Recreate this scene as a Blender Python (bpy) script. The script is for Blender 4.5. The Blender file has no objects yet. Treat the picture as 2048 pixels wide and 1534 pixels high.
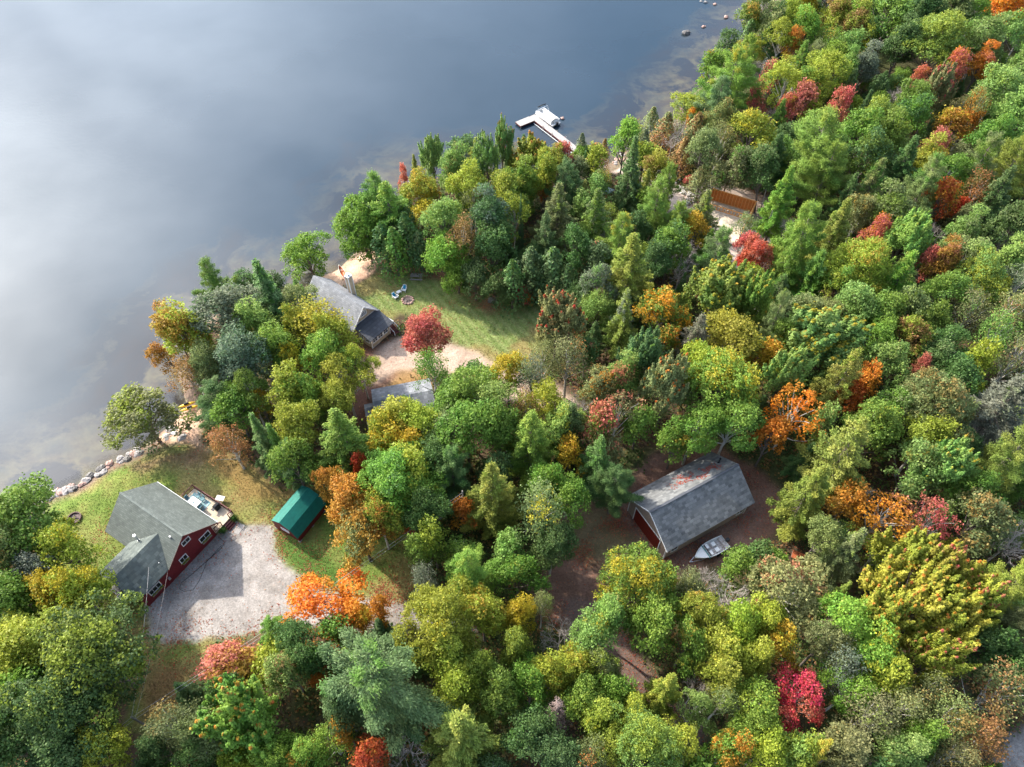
import bpy, math, random
import numpy as np
from mathutils import Vector, Matrix
rad = math.radians
SC = bpy.context.scene
COL = SC.collection
rng = np.random.default_rng(7)
random.seed(7)

# ---------------------------------------------------------------- camera, light, exposure
CAM_H = 90.0; PITCH = rad(52.36); FPX = 1429.0
cd = bpy.data.cameras.new('camera'); cam = bpy.data.objects.new('camera', cd); COL.objects.link(cam)
cam.location = (0, 0, CAM_H); cam.rotation_euler = (rad(90) - PITCH, 0, 0)
cd.sensor_fit = 'HORIZONTAL'; cd.sensor_width = 36.0; cd.lens = 36.0 * FPX / 2048.0
cd.clip_end = 9000; cd.clip_start = 0.5
SC.camera = cam
SUN_AZ = rad(142.8); SUN_EL = rad(36)
sund = Vector((math.cos(SUN_EL) * math.cos(SUN_AZ), math.cos(SUN_EL) * math.sin(SUN_AZ), math.sin(SUN_EL)))
sl = bpy.data.lights.new('sun', 'SUN'); sl.energy = 3.3; sl.angle = rad(1.2); sl.color = (1.0, 0.93, 0.82)
so = bpy.data.objects.new('sun', sl); COL.objects.link(so); so.location = (-100, 100, 200)
so.rotation_euler = sund.to_track_quat('Z', 'Y').to_euler()
SC.view_settings.view_transform = 'Standard'; SC.view_settings.look = 'None'
SC.view_settings.exposure = 1.36; SC.view_settings.gamma = 1
SC.cycles.max_bounces = 5; SC.cycles.diffuse_bounces = 2; SC.cycles.glossy_bounces = 2
SC.cycles.transmission_bounces = 3; SC.cycles.transparent_max_bounces = 6
SC.cycles.use_denoising = True

def NT(tree):
    def n(t, **k):
        o = tree.nodes.new('ShaderNode' + t)
        for a, b in k.items(): setattr(o, a, b)
        return o
    return n

W = bpy.data.worlds.new('World'); SC.world = W; W.use_nodes = True
nt = W.node_tree; nt.nodes.clear(); n = NT(nt); L = nt.links.new
sky = n('TexSky', sky_type='NISHITA', sun_disc=False, sun_elevation=SUN_EL, sun_rotation=math.pi/2 - SUN_AZ,
        air_density=1.0, dust_density=1.5, ozone_density=1.5)
tc = n('TexCoord')
cl = n('TexNoise'); cl.inputs['Scale'].default_value = 1.9; cl.inputs['Detail'].default_value = 3; cl.inputs['Roughness'].default_value = .5
cl.inputs['Distortion'].default_value = .5
L(tc.outputs['Generated'], cl.inputs['Vector'])
cr = n('MapRange'); cr.interpolation_type = 'SMOOTHSTEP'
cr.inputs[1].default_value = .44; cr.inputs[2].default_value = .68
L(cl.outputs['Fac'], cr.inputs[0])
dt = n('VectorMath', operation='DOT_PRODUCT'); L(tc.outputs['Generated'], dt.inputs[0]); dt.inputs[1].default_value = sund
mx = n('Math', operation='MAXIMUM'); L(dt.outputs['Value'], mx.inputs[0]); mx.inputs[1].default_value = 0
g1 = n('Math', operation='POWER'); L(mx.outputs[0], g1.inputs[0]); g1.inputs[1].default_value = 9.0
# cloud brightness: thin bright clouds, much brighter towards the sun
cb = n('Math', operation='MULTIPLY_ADD'); L(g1.outputs[0], cb.inputs[0]); cb.inputs[1].default_value = 16.0; cb.inputs[2].default_value = 2.4
cc = n('Math', operation='MULTIPLY'); L(cr.outputs[0], cc.inputs[0]); L(cb.outputs[0], cc.inputs[1])
gl = n('Math', operation='MULTIPLY'); L(g1.outputs[0], gl.inputs[0]); gl.inputs[1].default_value = 7.0
sm = n('Math', operation='ADD'); L(cc.outputs[0], sm.inputs[0]); L(gl.outputs[0], sm.inputs[1])
cx = n('CombineXYZ'); [L(sm.outputs[0], cx.inputs[i]) for i in range(3)]
ad = n('VectorMath', operation='ADD'); L(sky.outputs[0], ad.inputs[0]); L(cx.outputs[0], ad.inputs[1])
bg = n('Background'); bg.inputs[1].default_value = 0.15
L(ad.outputs[0], bg.inputs[0]); wo = n('OutputWorld'); L(bg.outputs[0], wo.inputs[0])

# ---------------------------------------------------------------- helpers
def P(px, py, z=1.0):
    """world point that shows at photo pixel (2048 wide) when it lies at height z"""
    x = (px - 1024) / FPX; y = -(py - 767) / FPX
    d = (x, math.cos(PITCH) + y * math.sin(PITCH), -math.sin(PITCH) + y * math.cos(PITCH))
    t = (z - CAM_H) / d[2]
    return Vector((d[0] * t, d[1] * t, z))
def depth_at(p):
    return p[1] * math.cos(PITCH) - (p[2] - CAM_H) * math.sin(PITCH)

def tag(o, label=None, cat=None, group=None, kind=None):
    if label: o['label'] = label
    if cat: o['category'] = cat
    if group: o['group'] = group
    if kind: o['kind'] = kind
    return o
def empty(name, loc=(0, 0, 0), rz=0, label=None, cat=None, group=None):
    o = bpy.data.objects.new(name, None); COL.objects.link(o)
    o.location = loc; o.rotation_euler = (0, 0, rz); o.empty_display_size = .3
    return tag(o, label, cat, group)

class MB:
    """collects faces, builds one mesh object"""
    def __init__(s): s.v = []; s.f = []
    def add(s, vs, fs):
        b = len(s.v); s.v += [tuple(map(float, v)) for v in vs]; s.f += [tuple(b + i for i in f) for f in fs]; return s
    def ob(s, c, ax, ay, az):
        """oriented box: centre, three half-extent vectors"""
        c, ax, ay, az = map(Vector, (c, ax, ay, az))
        vs = [c + sx*ax + sy*ay + sz*az for sz in (-1, 1) for sy in (-1, 1) for sx in (-1, 1)]
        return s.add(vs, [(0,2,3,1),(4,5,7,6),(0,1,5,4),(2,6,7,3),(0,4,6,2),(1,3,7,5)])
    def box(s, x0, x1, y0, y1, z0, z1):
        return s.ob(((x0+x1)/2, (y0+y1)/2, (z0+z1)/2), ((x1-x0)/2, 0, 0), (0, (y1-y0)/2, 0), (0, 0, (z1-z0)/2))
    def bar(s, a, b, w, h=None):
        a, b = Vector(a), Vector(b); d = (b - a); l = d.length; d.normalize()
        up = Vector((0, 0, 1)) if abs(d.z) < .9 else Vector((1, 0, 0))
        r = d.cross(up).normalized(); u = r.cross(d)
        return s.ob((a + b) / 2, d * l / 2, r * w / 2, u * (h or w) / 2)
    def tube(s, pts, radii, n=6, cap=True):
        pts = [Vector(p) for p in pts]; rings = []
        vs = []; fs = []
        for i, p in enumerate(pts):
            d = (pts[min(i+1, len(pts)-1)] - pts[max(i-1, 0)])
            d = d.normalized() if d.length > 1e-6 else Vector((0, 0, 1))
            up = Vector((0, 0, 1)) if abs(d.z) < .95 else Vector((1, 0, 0))
            r = d.cross(up).normalized(); u = r.cross(d)
            rr = radii[i] if hasattr(radii, '__len__') else radii
            for k in range(n):
                a = 2 * math.pi * k / n
                vs.append(p + (r * math.cos(a) + u * math.sin(a)) * rr)
        for i in range(len(pts) - 1):
            for k in range(n):
                k2 = (k + 1) % n
                fs.append((i*n+k, i*n+k2, (i+1)*n+k2, (i+1)*n+k))
        if cap:
            fs.append(tuple(range(n-1, -1, -1))); fs.append(tuple((len(pts)-1)*n + k for k in range(n)))
        return s.add(vs, fs)
    def slab(s, quad, t):
        """a planar polygon given thickness t straight down"""
        m = len(quad); q = [Vector(p) for p in quad]; lo = [p - Vector((0, 0, t)) for p in q]
        fs = [tuple(range(m)), tuple(range(2*m-1, m-1, -1))] + [(i, m+i, m+(i+1) % m, (i+1) % m) for i in range(m)]
        return s.add(q + lo, fs)
    def prism(s, prof, x0, x1):
        """profile in (y,z) extruded along x"""
        m = len(prof)
        vs = [(x0, y, z) for y, z in prof] + [(x1, y, z) for y, z in prof]
        return s.add(vs, [tuple(range(m-1, -1, -1)), tuple(range(m, 2*m))] + [(i, (i+1) % m, m+(i+1) % m, m+i) for i in range(m)])
    def rock(s, c, r, seed=0, sq=.6):
        R = random.Random(seed); vs = []; fs = []; nu, nv = 7, 5
        ph = R.random() * 6
        for j in range(nv + 1):
            th = math.pi * j / nv
            for i in range(nu):
                a = 2 * math.pi * i / nu + ph
                k = r * (R.uniform(.75, 1.15))
                vs.append((c[0] + k*math.sin(th)*math.cos(a)*1.2, c[1] + k*math.sin(th)*math.sin(a), c[2] + k*math.cos(th)*sq))
        for j in range(nv):
            for i in range(nu):
                i2 = (i+1) % nu; fs.append((j*nu+i, (j+1)*nu+i, (j+1)*nu+i2, j*nu+i2))
        return s.add(vs, fs)
    def build(s, name, mat, parent=None, smooth=False, fix=True):
        me = bpy.data.meshes.new(name); me.from_pydata(s.v, [], s.f)
        if fix:
            import bmesh
            bm = bmesh.new(); bm.from_mesh(me); bmesh.ops.recalc_face_normals(bm, faces=bm.faces); bm.to_mesh(me); bm.free()
        me.materials.append(mat)
        if smooth: me.polygons.foreach_set('use_smooth', [True] * len(me.polygons))
        o = bpy.data.objects.new(name, me); COL.objects.link(o)
        if parent: o.parent = parent
        return o

# ---------------------------------------------------------------- materials
def mat(name, col, rough=.7, spec=.3, metal=0, noise=0, nscale=6.0, bump=0, col2=None, emit=None, detail=4):
    m = bpy.data.materials.new(name); m.use_nodes = True; t = m.node_tree; n = NT(t); L = t.links.new
    p = t.nodes['Principled BSDF']; p.inputs['Roughness'].default_value = rough
    p.inputs['Specular IOR Level'].default_value = spec; p.inputs['Metallic'].default_value = metal
    p.inputs['Base Color'].default_value = (*col, 1)
    if noise or col2 or bump:
        tc = n('TexCoord'); nz = n('TexNoise'); nz.inputs['Scale'].default_value = nscale; nz.inputs['Detail'].default_value = detail
        nz.inputs['Roughness'].default_value = .65
        L(tc.outputs['Object'], nz.inputs['Vector'])
        c2 = col2 or tuple(min(1, c * (1 + noise)) for c in col)
        c1 = col if col2 else tuple(c * (1 - noise) for c in col)
        mr = n('MapRange'); mr.inputs[1].default_value = .3; mr.inputs[2].default_value = .7; L(nz.outputs[0], mr.inputs[0])
        mx = n('Mix', data_type='RGBA'); mx.inputs[6].default_value = (*c1, 1); mx.inputs[7].default_value = (*c2, 1)
        L(mr.outputs[0], mx.inputs[0]); L(mx.outputs[2], p.inputs['Base Color'])
        if bump:
            b = n('Bump'); b.inputs['Strength'].default_value = bump; b.inputs['Distance'].default_value = .05
            L(nz.outputs[0], b.inputs['Height']); L(b.outputs[0], p.inputs['Normal'])
    return m

def shingle_mat(name, c1, c2, along='x', row=.16, litter=None, bw=.5, mort=.85):
    """asphalt shingles; courses follow the height of the slope"""
    m = bpy.data.materials.new(name); m.use_nodes = True; t = m.node_tree; n = NT(t); L = t.links.new
    p = t.nodes['Principled BSDF']; p.inputs['Roughness'].default_value = .85; p.inputs['Specular IOR Level'].default_value = .25
    tc = n('TexCoord'); sx = n('SeparateXYZ'); L(tc.outputs['Object'], sx.inputs[0])
    cx = n('CombineXYZ'); L(sx.outputs[0 if along == 'x' else 1], cx.inputs[0]); L(sx.outputs[2], cx.inputs[1])
    bk = n('TexBrick'); bk.inputs['Scale'].default_value = 1; bk.inputs['Brick Width'].default_value = bw; bk.inputs['Row Height'].default_value = row
    bk.inputs['Mortar Size'].default_value = .022; bk.inputs['Mortar Smooth'].default_value = .3
    bk.inputs['Color1'].default_value = (*c1, 1); bk.inputs['Color2'].default_value = (*c2, 1)
    bk.inputs['Mortar'].default_value = (*[c * mort * .8 for c in c1], 1)
    L(cx.outputs[0], bk.inputs['Vector'])
    nz = n('TexNoise'); nz.inputs['Scale'].default_value = .55; nz.inputs['Detail'].default_value = 6; nz.inputs['Roughness'].default_value = .7
    L(tc.outputs['Object'], nz.inputs['Vector'])
    mr = n('MapRange'); mr.inputs[1].default_value = .3; mr.inputs[2].default_value = .7; mr.inputs[3].default_value = .8; mr.inputs[4].default_value = 1.22
    L(nz.outputs[0], mr.inputs[0])
    mm = n('VectorMath', operation='SCALE'); L(bk.outputs['Color'], mm.inputs[0]); L(mr.outputs[0], mm.inputs['Scale'])
    L(mm.outputs[0], p.inputs['Base Color'])
    bp = n('Bump'); bp.inputs['Strength'].default_value = .45; bp.inputs['Distance'].default_value = .02
    L(bk.outputs['Fac'], bp.inputs['Height']); bp.invert = True; L(bp.outputs[0], p.inputs['Normal'])
    return m

def siding_mat(name, col, pitch=.18, vertical=False, depth=.6):
    m = bpy.data.materials.new(name); m.use_nodes = True; t = m.node_tree; n = NT(t); L = t.links.new
    p = t.nodes['Principled BSDF']; p.inputs['Roughness'].default_value = .6; p.inputs['Specular IOR Level'].default_value = .25
    tc = n('TexCoord'); sx = n('SeparateXYZ'); L(tc.outputs['Object'], sx.inputs[0])
    if vertical:
        a = n('Math', operation='ADD'); L(sx.outputs[0], a.inputs[0]); L(sx.outputs[1], a.inputs[1]); src = a.outputs[0]
    else: src = sx.outputs[2]
    d = n('Math', operation='DIVIDE'); L(src, d.inputs[0]); d.inputs[1].default_value = pitch
    fr = n('Math', operation='FRACT'); L(d.outputs[0], fr.inputs[0])
    mr = n('MapRange'); mr.inputs[1].default_value = 0; mr.inputs[2].default_value = .18; mr.inputs[3].default_value = 1 - depth*.6; mr.inputs[4].default_value = 1
    L(fr.outputs[0], mr.inputs[0])
    nz = n('TexNoise'); nz.inputs['Scale'].default_value = 2.2; nz.inputs['Detail'].default_value = 6; L(tc.outputs['Object'], nz.inputs['Vector'])
    m2 = n('MapRange'); m2.inputs[1].default_value = .3; m2.inputs[2].default_value = .7; m2.inputs[3].default_value = .85; m2.inputs[4].default_value = 1.15
    L(nz.outputs[0], m2.inputs[0])
    mu = n('Math', operation='MULTIPLY'); L(mr.outputs[0], mu.inputs[0]); L(m2.outputs[0], mu.inputs[1])
    sc = n('VectorMath', operation='SCALE'); sc.inputs[0].default_value = col; L(mu.outputs[0], sc.inputs['Scale'])
    L(sc.outputs[0], p.inputs['Base Color'])
    bp = n('Bump'); bp.inputs['Strength'].default_value = depth; bp.inputs['Distance'].default_value = .03
    L(fr.outputs[0], bp.inputs['Height']); L(bp.outputs[0], p.inputs['Normal'])
    return m

M = {}
M['white'] = mat('white_paint', (.72, .72, .70), .5, noise=.08)
M['glass'] = mat('window_glass', (.015, .018, .02), .08, spec=.6)
M['red_siding'] = siding_mat('red_siding', (.15, .018, .022), .16, depth=.35)
M['tan_siding'] = siding_mat('tan_siding', (.50, .39, .27), .15, depth=.4)
M['tan2'] = siding_mat('barn_siding', (.33, .25, .195), .4, vertical=True, depth=.35)
M['greenshingle'] = shingle_mat('green_grey_shingles', (.15, .168, .148), (.105, .12, .108), 'x')
M['greenshingle_y'] = shingle_mat('green_grey_shingles_wing', (.14, .16, .145), (.065, .08, .075), 'y', row=.24, bw=.6)
M['greyshingle'] = shingle_mat('grey_shingles', (.30, .305, .31), (.20, .205, .215), 'x', row=.22)
M['darkshingle'] = shingle_mat('dark_shingles', (.085, .09, .10), (.06, .065, .075), 'y')
M['barnshingle'] = shingle_mat('barn_shingles', (.21, .212, .206), (.10, .104, .104), 'x', row=.24, bw=.6)
M['garshingle'] = shingle_mat('garage_shingles', (.26, .27, .29), (.14, .15, .165), 'x', row=.24)
M['greenmetal'] = siding_mat('green_metal_roof', (.012, .15, .115), .3, depth=.3)
M['wood_deck'] = siding_mat('deck_boards', (.52, .42, .30), .14, vertical=True, depth=.3)
M['greywood'] = siding_mat('grey_boards', (.36, .33, .30), .15, vertical=True, depth=.4)
M['weathered'] = mat('weathered_wood', (.25, .23, .20), .8, noise=.3, nscale=8)
M['darkred'] = mat('dark_red_wood', (.09, .018, .018), .6, noise=.2)
M['door_red'] = siding_mat('barn_door_red', (.16, .018, .010), .9, vertical=True, depth=.5)
M['newwood'] = mat('new_lumber', (.85, .40, .13), .7, noise=.18, nscale=3)
M['board'] = mat('sheathing_board', (.72, .22, .05), .7, noise=.2, nscale=2)
M['sheathing'] = mat('floor_sheathing', (.62, .52, .40), .7, noise=.25, nscale=1.2)
M['concrete'] = mat('concrete', (.30, .28, .26), .85, noise=.15, nscale=5)
M['black'] = mat('black_plastic', (.018, .018, .02), .45)
M['metal'] = mat('galvanised_metal', (.55, .56, .58), .35, metal=.7)
M['white_hull'] = mat('white_gelcoat', (.74, .74, .72), .35, noise=.06)
M['boatdeck'] = mat('leaf_strewn_deck', (.58, .57, .55), .6, col2=(.17, .11, .09), nscale=3.5, detail=8)
M['teal'] = mat('teal_strap', (.01, .19, .18), .6)
M['canvas'] = mat('light_canvas', (.70, .66, .60), .8, noise=.08)
M['rust'] = mat('rusty_ring', (.11, .07, .06), .8, noise=.3)
M['ash'] = mat('ash', (.16, .12, .11), .95, noise=.4, nscale=10)
M['rockmat'] = mat('granite', (.34, .31, .29), .85, noise=.35, nscale=2.5, bump=.4)
M['rockpale'] = mat('pale_granite', (.52, .50, .47), .85, noise=.2, nscale=2.5, bump=.4)
M['rockpink'] = mat('pink_granite', (.42, .27, .22), .85, noise=.3, nscale=2.5, bump=.4)
M['rockdark'] = mat('wet_rock', (.12, .11, .10), .6, noise=.3, nscale=2.5, bump=.4)
M['bark'] = mat('bark', (.15, .125, .105), .9, noise=.35, nscale=4, bump=.5)
M['barkpale'] = mat('pale_bark', (.48, .45, .40), .8, noise=.25, nscale=4, bump=.3)
M['barkdead'] = mat('dead_wood', (.40, .35, .31), .85, noise=.25, nscale=4)
M['barkpink'] = mat('dead_needle_twigs', (.33, .235, .20), .9, noise=.25, nscale=4)
M['orangeboat'] = mat('orange_canoe', (.48, .12, .03), .5)
M['blue'] = mat('blue_cushion', (.02, .25, .42), .8)
M['slate'] = mat('slate_blue_fabric', (.13, .23, .25), .8, noise=.2)
M['rug'] = mat('patterned_rug', (.09, .25, .28), .9, col2=(.42, .5, .48), nscale=3, detail=1)
M['tarp'] = mat('pale_blue_tarp', (.42, .52, .54), .7, noise=.15, nscale=2, bump=.6)
M['yellow'] = mat('yellow_plastic', (.70, .42, .02), .5)
M['orangeply'] = mat('orange_board', (.36, .10, .04), .8, noise=.2, nscale=2)
M['cable'] = mat('cable', (.03, .03, .03), .6)
M['wire'] = mat('bright_wire', (.42, .40, .38), .5)
M['flowers'] = mat('window_box_plants', (.10, .22, .02), .8, col2=(.55, .35, .05), nscale=14, detail=2)
# ---------------------------------------------------------------- terrain and water
SHORE_PX = [(-700,1420),(-250,1160),(0,1078),(60,1022),(95,992),(150,970),(200,938),(262,910),(300,886),(325,862),(350,845),(372,812),
            (362,785),(356,755),(372,705),(402,655),(440,618),(480,592),(540,588),(590,592),(640,560),(690,525),(735,490),(765,455),
            (785,415),(803,378),(850,362),(900,355),(1000,346),(1100,346),(1160,346),(1203,338),(1232,322),(1250,305),(1300,272),
            (1345,240),(1370,205),(1392,182),(1430,150),(1465,105),(1500,60),(1530,20),(1580,-60),(1680,-250)]
SH = np.array([P(x, y, 0)[:2] for x, y in SHORE_PX])
LAND = np.vstack([SH, [[900, 2600], [2500, 2600], [2500, -2500], [-2500, -2500], [-2500, -300], [-300, -60]]])

def inside(poly, X, Y):
    r = np.zeros(X.shape, bool); m = len(poly); j = m - 1
    for i in range(m):
        xi, yi = poly[i]; xj, yj = poly[j]
        c = ((yi > Y) != (yj > Y)) & (X < (xj - xi) * (Y - yi) / (yj - yi + 1e-12) + xi)
        r ^= c; j = i
    return r
def dist_line(pts, X, Y, closed=False):
    d = np.full(X.shape, 1e9); m = len(pts)
    for i in range(m if closed else m - 1):
        a = np.array(pts[i]); b = np.array(pts[(i + 1) % m]); e = b - a; l = e @ e + 1e-9
        t = np.clip(((X - a[0]) * e[0] + (Y - a[1]) * e[1]) / l, 0, 1)
        d = np.minimum(d, np.hypot(X - a[0] - t * e[0], Y - a[1] - t * e[1]))
    return d
_perm = np.random.default_rng(3).random((256, 256))
def vnoise(X, Y, s=1.0, o=0):
    x = X / s + o * 17.3; y = Y / s + o * 31.7
    xi = np.floor(x).astype(int); yi = np.floor(y).astype(int); fx = x - xi; fy = y - yi
    fx = fx * fx * (3 - 2 * fx); fy = fy * fy * (3 - 2 * fy); g = lambda a, b: _perm[a % 256, b % 256]
    return (g(xi, yi) * (1 - fx) + g(xi + 1, yi) * fx) * (1 - fy) + (g(xi, yi + 1) * (1 - fx) + g(xi + 1, yi + 1) * fx) * fy
def fbm(X, Y, s, o=0, k=4):
    r = 0; a = 1; t = 0
    for i in range(k): r = r + a * vnoise(X, Y, s / 2**i, o + i); t += a; a *= .55
    return r / t

def axis(lo, hi, step, far, grow=1.35):
    a = list(np.arange(lo, hi + .01, step)); s = step
    while a[-1] < far: s *= grow; a.append(a[-1] + s)
    s = step
    while a[0] > -far: s *= grow; a.insert(0, a[0] - s)
    return np.array(a)
gx = axis(-70, 72, .5, 2300); gy = axis(8, 150, .5, 2300)
GX, GY = np.meshgrid(gx, gy)
land = inside(LAND, GX, GY)
sd = dist_line(SH, GX, GY); sd = np.where(land, sd, -sd)
# small ragged shoreline
sdn = sd + (fbm(GX, GY, 3.0, 5) - .5) * np.clip(1.6, 0, 1.6)
def sstep(a, b, x): t = np.clip((x - a) / (b - a), 0, 1); return t * t * (3 - 2 * t)
def land_z(sdv, X, Y):
    up = np.where(sdv > 0, sstep(0, 5, sdv) * .95 + .05 * np.clip(sdv, 0, 1), np.maximum(sdv * .14, -2.5))
    rise = .35 * sstep(10, 40, sdv) * (vnoise(X, Y, 19, 2) - .5)
    return up + rise * 0
GZ = land_z(sdn, GX, GY) + np.where(sdn > 4, (fbm(GX, GY, 6, 9) - .5) * .10, 0)

def poly_w(pts): return np.array([P(x, y, 1.0)[:2] for x, y in pts])
def mask(pts, soft=1.0, wob=1.2, o=0, ws=3.0):
    w = poly_w(pts); ins = inside(w, GX, GY); d = dist_line(w, GX, GY, True); d = np.where(ins, d, -d)
    d = d + (fbm(GX, GY, ws, o) - .5) * 2 * wob
    return sstep(-soft, soft, d)
LAWN_A = [(40,1030),(95,1000),(150,978),(200,945),(270,918),(370,888),(430,900),(500,935),(560,985),(650,950),(760,1000),(830,1060),(840,1160),(800,1210),(720,1225),(620,1225),(560,1270),(430,1275),(425,1400),(340,1490),(250,1450),(270,1330),(180,1260),(120,1150),(60,1080)]
GRAV_A = [(292,1210),(300,1160),(430,1070),(470,1048),(545,1052),(556,1110),(600,1150),(650,1182),(740,1200),(830,1208),(960,1220),(960,1262),(820,1252),(720,1262),(600,1250),(560,1262),(480,1270),(330,1288),(298,1275)]
LAWN_B = [(700,575),(760,545),(830,548),(900,558),(960,590),(1040,612),(1120,610),(1110,690),(1060,735),(1000,742),(930,705),(880,665),(860,640),(800,625),(775,645),(740,640)]
GRAV_B = [(718,720),(760,690),(800,672),(860,680),(905,690),(960,705),(1010,740),(1090,760),(1160,800),(1150,830),(1050,800),(980,800),(960,770),(880,745),(800,760),(745,772),(700,790)]
DRY_B = [(790,745),(850,735),(870,765),(850,790),(760,790)]
LITTER_B = [(700,800),(730,700),(760,690),(720,760),(745,772),(790,750),(740,800),(720,850)]
LITTER_B2 = [(748,520),(800,525),(870,530),(960,575),(1020,600),(980,625),(930,590),(880,560),(820,548),(760,548)]
BARNYARD = [(1105,1010),(1180,985),(1250,980),(1300,905),(1440,890),(1530,950),(1590,1000),(1600,1060),(1500,1100),(1400,1150),(1290,1180),(1210,1200),(1200,1250),(1150,1265),(1080,1240),(1060,1180),(1090,1100)]
YARDGRASS = [(1110,1030),(1220,1010),(1255,1060),(1300,1110),(1240,1140),(1150,1120)]
TRACK = [(1120,1200),(1200,1200),(1240,1260),(1290,1320),(1330,1380),(1420,1450),(1400,1500),(1290,1420),(1230,1350),(1150,1290)]
BEACH_A = [(590,600),(640,545),(690,515),(745,490),(760,520),(748,545),(715,565),(690,575),(650,600)]
BEACH_B = [(300,880),(345,830),(385,800),(402,815),(404,850),(400,890),(420,905),(380,885),(330,885)]
SITE = [(1215,340),(1260,318),(1330,350),(1370,385),(1420,360),(1540,395),(1560,440),(1530,520),(1500,590),(1440,560),(1380,470),(1330,420),(1290,360)]
ROADC = [(1985,1534),(2010,1480),(2080,1440),(2160,1500),(2160,1640),(1960,1640)]
litter_n = fbm(GX, GY, 5, 21)
C = lambda *c: np.array(c)
def mixc(a, b, t): return a * (1 - t[..., None]) + b * t[..., None]
base = mixc(C(.07, .050, .032), C(.12, .078, .050), sstep(.35, .65, litter_n))
base = mixc(base, C(.055, .080, .025)[None, None] + 0 * base, sstep(.40, .6, fbm(GX, GY, 7, 31)) * .8)
grass_n = fbm(GX, GY, 4, 41); dry_n = fbm(GX, GY, 9, 43)
grass = mixc(C(.13, .185, .038), C(.20, .22, .060), sstep(.35, .65, grass_n))
grass = mixc(grass, C(.27, .215, .085)[None, None] + 0 * grass, sstep(.50, .72, dry_n) * .75)
zones = np.zeros(GX.shape, int)      # 0 forest floor
def paint(colr, m, zid=None):
    global base
    base = mixc(base, colr + 0 * base, m)
    if zid is not None: zones[m > .5] = zid
paint(grass, mask(LAWN_A, .8, .8, 51), 1)
brown_patch = mask([(380,890),(500,935),(560,985),(620,960),(560,1010),(480,1000),(430,930)], 1.2, 1.2, 53)  # orange-brown patch along the tree edge of the lawn
paint(C(.25, .15, .055), brown_patch * .75)
paint(C(.21, .125, .08), mask([(262,930),(310,905),(400,895),(400,925),(330,935),(280,960)], 1.5, 1.5, 54) * .8)
paint(C(.19, .105, .05), mask([(290,1360),(340,1320),(390,1340),(350,1440),(270,1450)], 1.5, 1.5, 55) * .85)
paint(C(.055, .125, .022), mask([(548,1060),(600,1085),(660,1110),(690,1170),(640,1180),(600,1150),(560,1100)], .6, .5, 56) * .8)
gcol = mixc(C(.26, .235, .21), C(.35, .32, .29), sstep(.3, .7, fbm(GX, GY, 2.5, 61)))
paint(gcol, mask(GRAV_A, .5, .5, 62, 2), 2)
def tracks(pts, gap=.85, w=.28):
    d = dist_line(np.array([P(x, y, 1)[:2] for x, y in pts]), GX, GY); return np.exp(-((d - gap) / w) ** 2)
paint(C(.36, .325, .29), tracks([(960,1240),(760,1230),(620,1200),(520,1130),(500,1080)]) * .45 * (zones == 2))
paint(C(.17, .145, .12), (sstep(.56, .66, fbm(GX, GY, 2.2, 66)) * .35) * (zones == 2))
mow = .5 + .5 * np.sin((GX * .82 + GY * .57) * 2 * math.pi / 1.5)
lawnb = mixc(C(.15, .20, .055), C(.22, .265, .095), sstep(.2, .8, mow * .7 + .3 * grass_n))
lawnb = mixc(lawnb, C(.29, .19, .08)[None, None] + 0 * lawnb, sstep(.5, .68, fbm(GX, GY, 6, 71)) * .6)
paint(lawnb, mask(LAWN_B, .8, .7, 72), 1)
paint(C(.25, .13, .075), mask(LITTER_B2, 1.0, 1.0, 73) * .85)
gcol2 = mixc(C(.38, .28, .21), C(.47, .35, .27), sstep(.3, .7, fbm(GX, GY, 2.5, 63)))
paint(gcol2, mask(GRAV_B, .8, .8, 74), 2)
paint(C(.30, .18, .07), mask(DRY_B, .8, .8, 75) * .85)
paint(C(.17, .085, .06), mask(LITTER_B, 1, .8, 76) * .85)
yard = mixc(C(.155, .088, .062), C(.215, .13, .095), sstep(.3, .7, fbm(GX, GY, 3, 81)))
paint(yard, mask(BARNYARD, 1, 1, 82), 3)
paint(C(.15, .135, .06), mask(YARDGRASS, 1.5, 1.5, 83) * .65)
paint(C(.16, .11, .09), mask(TRACK, .8, .8, 84), 3)
sand = mixc(C(.46, .29, .20), C(.56, .38, .27), sstep(.3, .7, fbm(GX, GY, 1.5, 91)))
paint(sand, mask(BEACH_A, .7, .5, 92), 4); paint(sand, mask(BEACH_B, .7, .5, 93), 4)
site = mixc(C(.30, .235, .19), C(.48, .40, .34), sstep(.3, .7, fbm(GX, GY, 3, 95)))
paint(site, mask(SITE, 1, 1.2, 96), 5)
paint(gcol * .8, mask(ROADC, .8, .5, 97), 2)
bank = sstep(3.2, .8, sdn) * (sdn > -1)
paint(C(.24, .17, .13), bank * .7 * (zones != 4))
# lake bed under the water
bedn = fbm(GX, GY, 8, 101, 5)
bed = mixc(C(.30, .27, .16), C(.16, .12, .08), sstep(.42, .58, bedn))
base = np.where((sdn < 0)[..., None], bed, base)
zones[(sdn < .0)] = 6

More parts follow.
